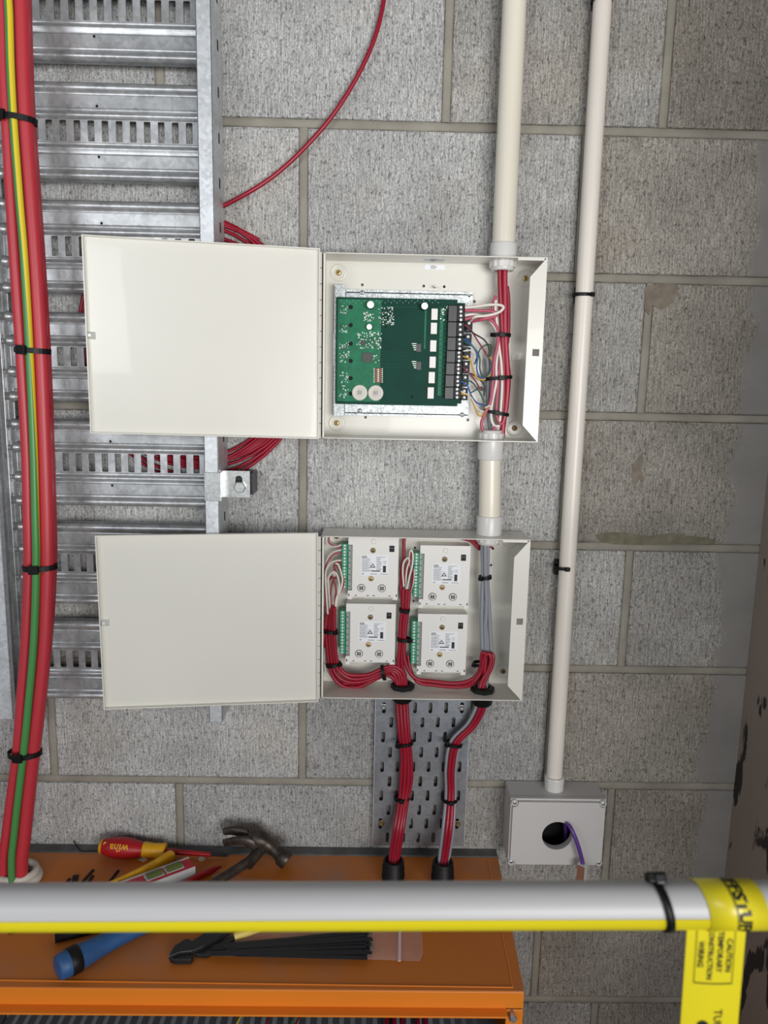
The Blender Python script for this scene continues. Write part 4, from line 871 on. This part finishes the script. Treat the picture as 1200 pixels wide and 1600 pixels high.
# pressed panel edge line on the top
pl = by(0, 0, 0); e0 = bz(0, 1528, CZ); e1 = bz(795, 1543, CZ); 
MB().obox((CX0, e0.y, CZ+.0004), (.297, e1.y, CZ+.0004), .0016, .0012).build('top_seam', 'orange', cab, bevel=.0003)
MB().obox((.297, e1.y, CZ+.0004), (.304, CB-.004, CZ+.0004), .0016, .0012).build('top_seam', 'orange', cab, bevel=.0003)
MB().box(CX0, CXf, CFy-.0008, CFy+.0012, CZ-.0245, CZ-.0008).build('front_flange', 'orange', cab, bevel=.0010)
MB().box(CX0, CXf-.022, CFy-.0125, CFy, CZ-.0255, CZ-.0242).box(CX0, CXf-.022, CFy-.0140, CFy-.0125, CZ-.0268, CZ-.0242).build('rain_lip', 'orange', cab, bevel=.0004)
MB().box(CXf-.022, CXf, CFy-.0008, CFy+.0012, ZF, CZ-.026).build('front_post', 'orange', cab, bevel=.0008)
MB().prism([(CXf-.0015, CFy+.001), (CXf, CFy+.001), (CXb, CB), (CXb-.0015, CB)], ZF, CZ-.0016).build('side_panel', 'orange', cab)
MB().box(CX0, CX0+.0015, CFy, CB, ZF, CZ-.0016).build('side_panel', 'orange', cab)
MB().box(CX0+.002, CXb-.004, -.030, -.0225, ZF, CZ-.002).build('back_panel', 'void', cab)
kb = by(802, 1594, CFy-.012); MB().lathe((kb.x, CFy, kb.z), (0, -1, 0), [(0, .0045), (.006, .0045), (.010, .0052), (.013, .0035)], 14).build('door_stud', 'zinc', cab)
# wiring duct fingers
dk = thing('wiring_duct', 'grey slotted wiring duct inside the open orange cabinet', 'wiring duct', (-.06, -.25, -1.2))
DZ = -1.205
fm = None
for i in range(46):
    x = -.395+i*.0150
    if fm is None:
        fm = MB().box(x-.0045, x+.0045, -.285, -.19, DZ-.002, DZ).build('duct_finger', 'duct', dk, bevel=.0004)
    else:
        o = fm.copy(); COL.objects.link(o); o.location.x = fm.location.x+i*.0150
MB().box(-.402, .293, -.19, -.186, DZ-.07, DZ).build('duct_wall', 'duct', dk)
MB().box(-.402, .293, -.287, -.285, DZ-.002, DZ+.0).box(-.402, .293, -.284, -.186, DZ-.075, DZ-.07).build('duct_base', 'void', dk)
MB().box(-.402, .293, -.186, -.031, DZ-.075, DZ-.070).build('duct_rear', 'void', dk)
for nm, lb, m_, px in (('red_wire', 'red wire leaving the duct in the cabinet below the plier tips', 'red', 421), ('green_wire', 'yellow green wire at the left in the cabinet front', 'yellow', 376), ('green_wire', 'green wire beside the red one in the cabinet front', 'green', 461), ('red_wire', 'red wire at the right of the green one in the cabinet front', 'red', 467)):
    p = bz(px, 1588, DZ+.006); tag(MB().tube([p+Vector((.006, .03, .004)), p, p+Vector((-.006, -.03, .003)), p+Vector((-.008, -.05, -.03))], .0013, 6).build(nm, m_), lb, 'wire')
for i, px in enumerate((604, 616, 628, 652, 664)):
    p = bz(px, 1590, DZ+.006); tag(MB().tube([p+Vector((.0, .05, .002)), p, p+Vector((0, -.04, .002)), p+Vector((0, -.06, -.03))], .0032, 7).build('red_cable', 'darkred'), ['first', 'second', 'third', 'fourth', 'fifth'][i]+' red cable from the left deep in the cabinet front', 'cable', 'red cables in the cabinet')
# grey strip behind the cabinet top
tag(MB().box(CX0, .3215, CB, -.0004, CZ-.03, CZ+.0012).build('backing_strip', 'gasket', None, .0015), 'dark grey strip between the wall and the orange cabinet top', 'strip')

# ================================================================== TOOLS ON THE CABINET
def top(px, py, h=0.0): return bz(px, py, CZ+h)
# screwdriver lying against the wall
sd = thing('screwdriver', 'red and yellow insulated screwdriver lying against the wall on the cabinet', 'screwdriver', tuple(top(210, 1322)))
yA = -.030; a = by(155, 1309, yA); a.z = CZ+.0175; b = by(372, 1331, yA-.004); b.z = CZ+.0045; ax = (b-a)
def along(px): return (by(px, 1320, yA).x-a.x)
ax = ax.normalized(); L_ = lambda px: max(0, along(px)/ax.x)
MB().lathe(a, ax, [(0, .0060), (.002, .0092), (L_(162), .0118), (L_(172), .0150), (L_(188), .0168), (L_(203), .0160), (L_(216), .0128), (L_(224), .0115)], 22).build('handle', 'screwred', sd)
MB().lathe(a+ax*-.0005, ax, [(0, .0062), (.0015, .0100), (.006, .0122)], 18, caps=True).build('end_cap', 'screwyel', sd)
MB().lathe(a, ax, [(L_(224), .0117), (L_(226), .0125), (L_(238), .0112), (L_(250), .0118), (L_(255), .0128), (L_(258), .0128), (L_(259), .0105)], 20).build('collar', 'screwyel', sd)
MB().lathe(a, ax, [(L_(258), .0048), (L_(330), .0036)], 12).build('insulated_shaft', 'screwred', sd)
MB().lathe(a, ax, [(L_(330), .0024), (L_(352), .0020), (L_(357), .0008)], 10).build('tip', 'steel', sd)
vs, fs = text_mesh('wiha', .0160, math.pi, .0003)
mid = a+ax*L_(190); vdir = (CC-mid); vdir = (vdir-ax*vdir.dot(ax)).normalized(); sidev = ax; upv = vdir.cross(ax).normalized()*-1
if upv.z < 0: upv = -upv
out_ = []
for p in vs:
    th = p.y/.0166; s_ = L_(190)+p.x; pr_ = [(L_(162), .0118), (L_(172), .0150), (L_(188), .0168), (L_(203), .0160), (L_(216), .0128), (L_(224), .0115)]
    rad = .0128
    for q0, q1 in zip(pr_[:-1], pr_[1:]):
        if q0[0] <= s_ <= q1[0]: rad = q0[1]+(q1[1]-q0[1])*(s_-q0[0])/(q1[0]-q0[0])
    rad += .0006
    out_.append(a+ax*s_+(vdir*math.cos(th)+upv*math.sin(th))*rad*1.0)
MB().add(out_, fs).build('lettering', 'screwyel', sd)
ecp = a+ax*L_(167)+(vdir*.95+upv*.3).normalized()*.0128; MB().lathe(ecp-vdir*.001, vdir, [(0, .0032), (.0012, .0030)], 12).build('grip_dot', 'screwyel', sd)
# hammer: head standing against the wall, blue grip towards the viewer
hm = thing('claw_hammer', 'scuffed steel claw hammer with blue grip lying across the cabinet top', 'hammer', tuple(top(300, 1400)))
g0, g1 = top(104, 1506, .017), top(228, 1440, .016); neck = top(338, 1378, .014); hd0 = top(386, 1352, .018)
sh = spline([g1, (g1+neck)/2, neck, hd0+Vector((.004, .006, .004))], 6)
MB().tube(sh, [.0082]*len(sh), 10, flat=.8).build('shaft', 'hammer', hm)
gd = (g1-g0).normalized()
pts = spline([g0, g0+gd*.03, g0+gd*.075, g0+gd*.12, g1+gd*.004], 5); rad = [.0150+.0022*math.cos(i/len(pts)*7) for i in range(len(pts))]; rad[0] = .0150; rad[-1] = .0115
MB().tube(pts, rad, 18).build('grip', 'bluegrip', hm)
MB().lathe(g0+gd*.002, gd, [(0, .0168), (.001, .0176), (.013, .0176), (.014, .0168)], 24).build('grip_band', 'black', hm)
MB().lathe(g0+gd*-.012, gd, [(0, .0120), (.002, .0155), (.014, .0168), (.016, .0165)], 20).build('butt', 'bluegrip', hm)
hy = -.036
def hp(px, py, y=hy): return by(px, py, y)
# claws, cheek, neck and striking face
cl = spline([hp(400, 1316, -.038), hp(385, 1303, -.036), hp(366, 1298, -.034), hp(349, 1299.5, -.032)], 5)
MB().tube(cl, [.0115-.0058*i/(len(cl)-1) for i in range(len(cl))], 10, flat=.55).build('claw', 'hammer', hm)
cl = spline([hp(400, 1322, -.052), hp(386, 1314, -.054), hp(368, 1314, -.052), hp(350, 1317, -.048)], 5)
MB().tube(cl, [.0105-.0045*i/(len(cl)-1) for i in range(len(cl))], 10, flat=.6).build('claw', 'hammer', hm)
bd = spline([hp(388, 1306, -.042), hp(405, 1311, -.044), hp(418, 1319, -.046), hp(430, 1329, -.050), hp(437, 1334, -.052)], 5)
MB().tube(bd, [.0095, .011, .013, .014, .0145, .0145, .014, .0135, .013, .012, .011, .0105, .010, .010, .010, .010, .010, .0105, .011, .0115, .012][:len(bd)], 14).build('head', 'hammer', hm)
MB().tube(spline([hd0, hp(405, 1330, -.052), hp(412, 1322, -.046)], 5), .0088, 12).build('eye', 'hammer', hm)
fd = (hp(458, 1352, -.060)-hp(433, 1331, -.051)).normalized(); fc = hp(433, 1331, -.051)
MB().lathe(fc, fd, [(0, .0095), (.006, .0120), (.010, .0152), (.020, .0152), (.022, .0140)], 20).build('striking_face', 'hammer', hm)
# orange handled thing, spirit level, red pencil
oh = spline([top(120, 1412, .012), top(190, 1380, .012), top(235, 1358, .012), top(262, 1341, .012), top(272, 1336, .012)], 4)
tag(MB().tube(oh, [.0105]*(len(oh)-4)+[.0105, .010, .0088, .0060], 14, flat=.8).build('tool_handle', 'screwyel'), 'orange yellow tool handle between screwdriver and spirit level', 'tool')
lv = thing('spirit_level', 'short red and grey spirit level with green vials', 'spirit level', tuple(top(250, 1370)))
l0, l1 = top(188, 1398, .011), top(300, 1356, .011); 
# red top face, grey side face, window frames
ld = (l1-l0).normalized(); nrm = Vector((0, 0, 1)).cross(ld).normalized()
if nrm.y > 0: nrm = -nrm
MB().obox(l0, l1, .026, .022).build('frame', 'levelred', lv, bevel=.001)
MB().obox(l0+nrm*.0135, l1+nrm*.0135, .002, .021).build('side_face', 'levelgrey', lv, bevel=.0005)
MB().obox(l0-nrm*.012+Vector((0, 0, .0112)), l1-nrm*.012+Vector((0, 0, .0112)), .003, .001).build('edge_line', 'levelgrey', lv)
for px, py in ((273, 1358), (244, 1372)):
    c_ = l0+ld*((bz(px, py, CZ+.022)-l0).dot(ld))+Vector((0, 0, .0108))
    vw = MB().obox(c_-ld*.014, c_+ld*.014, .016, .0016).build('vial_window', 'levelgrey', lv, bevel=.0006)
    MB().cyl(c_-ld*.011+Vector((0, 0, .0012)), c_+ld*.011+Vector((0, 0, .0012)), .0055, 14).build('vial', 'vial', vw)
tag(MB().tube([top(270, 1392, .006), top(305, 1372, .006), top(333, 1359, .006), top(346, 1354, .007)], [.0052, .0050, .0048, .0012], 10).build('marker_pen', 'screwred'), 'dark red pen with black tip between the level and hammer shaft', 'pen')
# cutters
ct = thing('side_cutters', 'black side cutters with pale yellow handles lying on the plastic bag', 'pliers', tuple(top(310, 1480)))
tipc = top(264, 1494, .010); jw = top(300, 1472, .012); pv = top(322, 1462, .013)
def flatpoly(pp, h0, h1, nm, m_): # outline in pixels on the cabinet top
    q_ = [top(x, y, h1) for x, y in pp]; lo_ = [Vector((p.x, p.y, CZ+h0)) for p in q_]; n = len(q_)
    MB().add(q_+lo_, [tuple(range(n)), tuple(range(2*n-1, n-1, -1))]+[(i, n+i, n+(i+1) % n, (i+1) % n) for i in range(n)]).build(nm, m_, ct, bevel=.0012)
flatpoly([(263, 1494), (272, 1478), (288, 1467), (296, 1466), (300, 1470), (330, 1450), (352, 1440), (380, 1440), (340, 1466), (318, 1478), (300, 1485), (281, 1487)], .006, .013, 'jaw', 'steel')
flatpoly([(264, 1496), (281, 1489), (300, 1486), (303, 1493), (298, 1499), (272, 1499)], .001, .009, 'jaw', 'steel')
flatpoly([(303, 1490), (330, 1474), (362, 1462), (368, 1466), (345, 1482), (322, 1492)], .002, .008, 'arm', 'steel')
MB().tube(spline([top(366, 1464, .008), top(400, 1452, .010), top(450, 1430, .011), top(500, 1405, .011)], 4), .0058, 12, flat=.8).build('handle', 'yhandle', ct)
MB().tube(spline([top(352, 1452, .012), top(390, 1432, .012), top(440, 1410, .012)], 4), .0058, 12, flat=.8).build('handle', 'yhandle', ct)
# plastic bag of black cable ties
bg_ = thing('plastic_bag', 'clear zip bag full of long black cable ties on the cabinet top', 'plastic bag', tuple(top(480, 1450)))
poly = [(332, 1364), (376, 1370), (430, 1374), (462, 1381), (560, 1420), (658, 1452), (660, 1466), (661, 1490), (656, 1502), (600, 1500), (520, 1497), (440, 1496), (320, 1494), (318, 1470), (325, 1420)]
P3 = [top(x, y, .002) for x, y in poly]
ctr = sum(P3, Vector())/len(P3); rings = [P3]
for s_, h_ in ((.9, .005), (.7, .0065), (.4, .0065)):
    rings.append([ctr+(p-ctr)*s_+Vector((0, 0, h_-.002+random.uniform(-.001, .001))) for p in P3])
n = len(P3); vs = [p for r_ in rings for p in r_]+[ctr+Vector((0, 0, .0048))]; fs = []
for k in range(3): fs += [(k*n+i, k*n+(i+1) % n, (k+1)*n+(i+1) % n, (k+1)*n+i) for i in range(n)]
fs += [(3*n+i, 3*n+(i+1) % n, 4*n) for i in range(n)]
MB().add(vs, fs, True).build('bag_film', 'bag', bg_)
MB().obox(top(625, 1440, .007), top(624, 1502, .004), .004, .0015).build('zip_seal', 'bagtrim', bg_, bevel=.0005)
r2 = random.Random(2); tl_ = MB()
ends = [(330, 1486), (345, 1484), (360, 1480), (340, 1490), (380, 1476)]
for i in range(46):
    x0, y0 = 322+r2.uniform(0, 40), 1482+r2.uniform(-10, 10); x1, y1 = 565+r2.uniform(0, 18), 1456+(i % 23)*1.75
    x0 = 325+r2.uniform(0, 60); y0 = 1478+(i % 23)*.65
    h_ = r2.uniform(.004, .0095); y1 += r2.uniform(-3, 3); p0, p1 = top(x0, y0, h_), top(x1, y1, h_*r2.uniform(.8, 1.1)); tl_.obox(p0, p1, .0042, .0012)
tl_.build('tie_bundle', 'tiestreak', bg_)['kind'] = 'stuff'
# black offcuts and a piece of black tube
r2 = random.Random(4)
for label, x0, y0, x1, y1 in (('black tie offcut, long one leaning right near the white ring', 128, 1379, 146, 1359), ('black tie offcut apart to the right, nearest the orange handle', 168, 1382, 185, 1360), ('black tie offcut, short one beside the long leaning one', 138, 1379, 145, 1368), ('black tie offcut, small upright one in the middle of the scraps', 119, 1378, 121, 1367),
     ('black tie offcut, leftmost of the scraps by the ring', 105, 1378, 109, 1373), ('black tie offcut, blunt one left of the long leaning one', 114, 1379, 116, 1368)):
    tag(MB().obox(top(x0, y0, .001), top(x1, y1, .001), .0042, .0014).build('tie_offcut', 'tie'), label, 'offcut', 'black tie offcuts')
tg = thing('tube_offcut', 'short piece of black tube lying behind the blue hammer grip', 'tube', tuple(top(110, 1462)))
MB().lathe(top(86, 1466, .0065), top(160, 1448, .0065)-top(86, 1466, .0065), [(0, .0045), (0, .0065), (.07, .0065), (.07, .0045)], 14, caps=False).build('tube_wall', 'black', tg)
tag(MB().tube([top(13, 1459, .001), top(24, 1456, .001), top(36, 1455, .001)], .0011, 6).build('wire_scrap', 'black'), 'tiny curved black wire scrap at the left edge of the cabinet top', 'scrap')
wt = spline([by(115, 1314, -.006), by(120, 1322, -.012), top(127, 1330, .003), top(140, 1330, .002), top(165, 1330, .002)], 5)
tag(MB().tube(wt, .0009, 6).build('wire_scrap', 'black'), 'bent thin black wire left of the screwdriver handle', 'scrap')
# flaked paint patches
for i, (x, y) in enumerate(((224, 1343), (315, 1342))):
    pp = []; r2 = random.Random(i+3)
    for k in range(11):
        a_ = 2*math.pi*k/11; pp.append(top(x+math.cos(a_)*8*r2.uniform(.5, 1.1), y+math.sin(a_)*4*r2.uniform(.5, 1.1), .0003))
    MB().add(pp+[p-Vector((0, 0, .0004)) for p in pp], [tuple(range(11)), tuple(range(21, 10, -1))]+[(k, (k+1) % 11, 11+(k+1) % 11, 11+k) for k in range(11)]).build('paint_splash', 'buzzer', cab)

# ================================================================== POLE IN FRONT WITH TAPE
f0, f1 = CC+ray(0, 1417)*(.45/CAM_F), CC+ray(1200, 1412.5)*(.45/CAM_F)
pd = (f1-f0).normalized(); PR = .0131
pa = f0+pd*(-1.15); pb = f0+pd*((XR+.002-f0.x)/pd.x)
pole = tag(MB().cyl(pa, pb, PR, 40).build('pole', 'polew'), 'white plastic pole running across in front of the orange cabinet', 'pole')
def pol(px): # point on the axis nearest a picture column
    s_ = 0.0; lo_, hi_ = 0.0, .8
    for _ in range(30):
        s_ = (lo_+hi_)/2; p = f0+pd*s_; d = p-CC; x = 600+CAM_F*d.dot(CR)/d.dot(CF)
        if x < px: lo_ = s_
        else: hi_ = s_
    return s_
vw = (CC-(f0+pd*.2)); vw = (vw-pd*vw.dot(pd)).normalized(); vu = pd.cross(vw).normalized()
if vu.z < 0: vu = -vu                                               # 'up' on the picture side of the pole
def shell(s0, s1, a0, a1, r, th, n=24, skew=0.0):
    b = MB(); vs = []
    for i in range(n+1):
        a_ = math.radians(a0+(a1-a0)*i/n)
        for s_, rr in ((s0, r), (s1, r), (s0, r+th), (s1, r+th)):
            vs.append(f0+pd*(s_+skew*math.sin(a_))+(vw*math.cos(a_)+vu*math.sin(a_))*rr)
    b.add(vs, [(i*4+2, i*4+3, (i+1)*4+3, (i+1)*4+2) for i in range(n)]+[(i*4+1, i*4, (i+1)*4, (i+1)*4+1) for i in range(n)]+[(i*4, i*4+2, (i+1)*4+2, (i+1)*4) for i in range(n)]+[(i*4+3, i*4+1, (i+1)*4+1, (i+1)*4+3) for i in range(n)]+[(0, 1, 3, 2)], True)
    return b
shell(-1.1, (XR-.004-f0.x)/pd.x, -165, -36, PR, .0004).build('yellow_stripe', 'yellowtape', pole)
s0, s1 = pol(1030)-.0024, pol(1030)+.0024
pt = thing('cable_tie', 'black tie around the white pole left of the yellow tape', 'cable tie', tuple(f0+pd*s0))
shell(s0, s1, -180, 180, PR+.0004, .0014, 40, skew=-.0030).build('band', 'tie', pt)
hc_ = f0+pd*(s0+.0005)+(vw*.42+vu*.9).normalized()*(PR+.0028)
MB().obox(hc_-pd*.0055, hc_+pd*.0055, .0085, .0058, up=vu).build('head', 'tie', pt, bevel=.001)
MB().obox(hc_-pd*.0015+vw*.003-vu*.001, hc_+pd*.0040+vw*.003-vu*.001, .0060, .0055, up=vu).build('pawl', 'chip', pt, bevel=.001)
wrap = thing('warning_tape', 'yellow printed caution tape wrapped on the pole and hanging down', 'tape', tuple(f0+pd*pol(1130)))
w0, w1 = pol(1092), pol(1182)
shell(w0, w1, -178, 178, PR+.0005, .0005, 48, skew=-.0025).build('tape_wrap', 'yellowtape', wrap)
def onpole(s_, ang, rr): return f0+pd*(s_-.0025*math.sin(ang))+(vw*math.cos(ang)+vu*math.sin(ang))*rr
ink = MB()
for wd, sz, ds, bold in (('UFFSTUFF', .0082, pol(1144), .0004), ('HOLD DOWN TAPE', .0030, pol(1134.5), .0001)):
    if wd != 'UFFSTUFF': continue
    vs, fs = text_mesh(wd, sz*1.15, 0, bold)
    # letters read downwards: text x runs down round the pole, text y runs along it
    ink.add([onpole(ds+p.y, -(p.x-.001)/PR, PR+.00125) for p in vs], fs)
r2 = random.Random(8)
for i in range(26):                                                 # blurred small print line beside it
    th = (.0155-i*.0012)/PR; ink.add([onpole(pol(1134)+q_*.0011*r2.uniform(.6, 1), th+e_*.00035/PR, PR+.0012) for q_, e_ in ((-1, -1), (1, -1), (1, 1), (-1, 1))], [(0, 1, 2, 3)])
ink.build('lettering', 'tapeink', wrap)
# hanging tag: gently bowed strip from the pole's underside
dTop = f0+pd*pol(1120)+(vw*.35-vu*.85)*(PR+.001)
TZ = CC+ray(1072, 1448)*(.445/CAM_F)
def tagp(u, v): # u 0..1 across, v 0..1 down; a near vertical sheet
    yl = [(1074, 1446), (1166, 1450), (1064, 1600), (1152, 1600)]
    a_ = CC+ray(1074, 1446)*(.449/CAM_F); b_ = CC+ray(1166, 1448)*(.449/CAM_F); ex_ = (b_-a_)
    dn = Vector((.032, .012, -1)).normalized()
    p = a_+ex_*u*(1-.0*v)+dn*(v*.16); p = p+Vector((0, -1, 0))*(.0025*math.sin(math.pi*u)*(.4+v))
    return p
nu, nv = 10, 14; vs = [tagp(i/nu, j/nv) for j in range(nv+1) for i in range(nu+1)]; m0 = len(vs)
back = [p+Vector((0, .0005, 0)) for p in vs]
fs = [(j*(nu+1)+i, j*(nu+1)+i+1, (j+1)*(nu+1)+i+1, (j+1)*(nu+1)+i) for j in range(nv) for i in range(nu)]
MB().add(vs+back, fs+[tuple(m0+k for k in reversed(f)) for f in fs], True).build('tape_tail', 'yellowtape', wrap)
wv = (tagp(1, 0)-tagp(0, 0)).length; HV = .16
def ontag(u, v, l=.0006): return tagp(u, v)+Vector((0, -l, 0))
ink = MB()
def tagtext(wd, u, v0, sz, bold=.00012):
    vs, fs = text_mesh(wd, sz, 0, bold, align='LEFT')
    ink.add([ontag(u+p.y/wv, v0+p.x/HV) for p in vs], fs)
# pixel to tag coordinates is about 92 px across, so 1 px is about .0109 of u
tagtext('CAUTION', .725, .045, .0050, .00006); tagtext('TEMPORARY', .565, .016, .0048, .00006); tagtext('CONSTRUCTION', .405, .004, .0044, .00006); tagtext('WIRING', .245, .060, .0048, .00006)
for (u0, v0, u1, v1) in ((.155, 0, .165, .237), (.81, 0, .82, .237), (.155, .234, .82, .2375)):
    n_ = 6; vs = []
    for i in range(n_+1):
        for e_ in (0, 1):
            if u1-u0 < .1: vs.append(ontag(u0 if e_ == 0 else u1, v0+(v1-v0)*i/n_))
            else: vs.append(ontag(u0+(u1-u0)*i/n_, v0 if e_ == 0 else v1))
    ink.add(vs, [(i*2, i*2+1, i*2+3, i*2+2) for i in range(n_)])
ink.add([ontag(.36+.11*math.cos(2*math.pi*i/16), .425+.030*math.sin(2*math.pi*i/16)) for i in range(16)], [tuple(range(16))])
tagtext('TUFF', .60, .345, .0070, .0)
ink.build('lettering', 'tapeink', wrap)
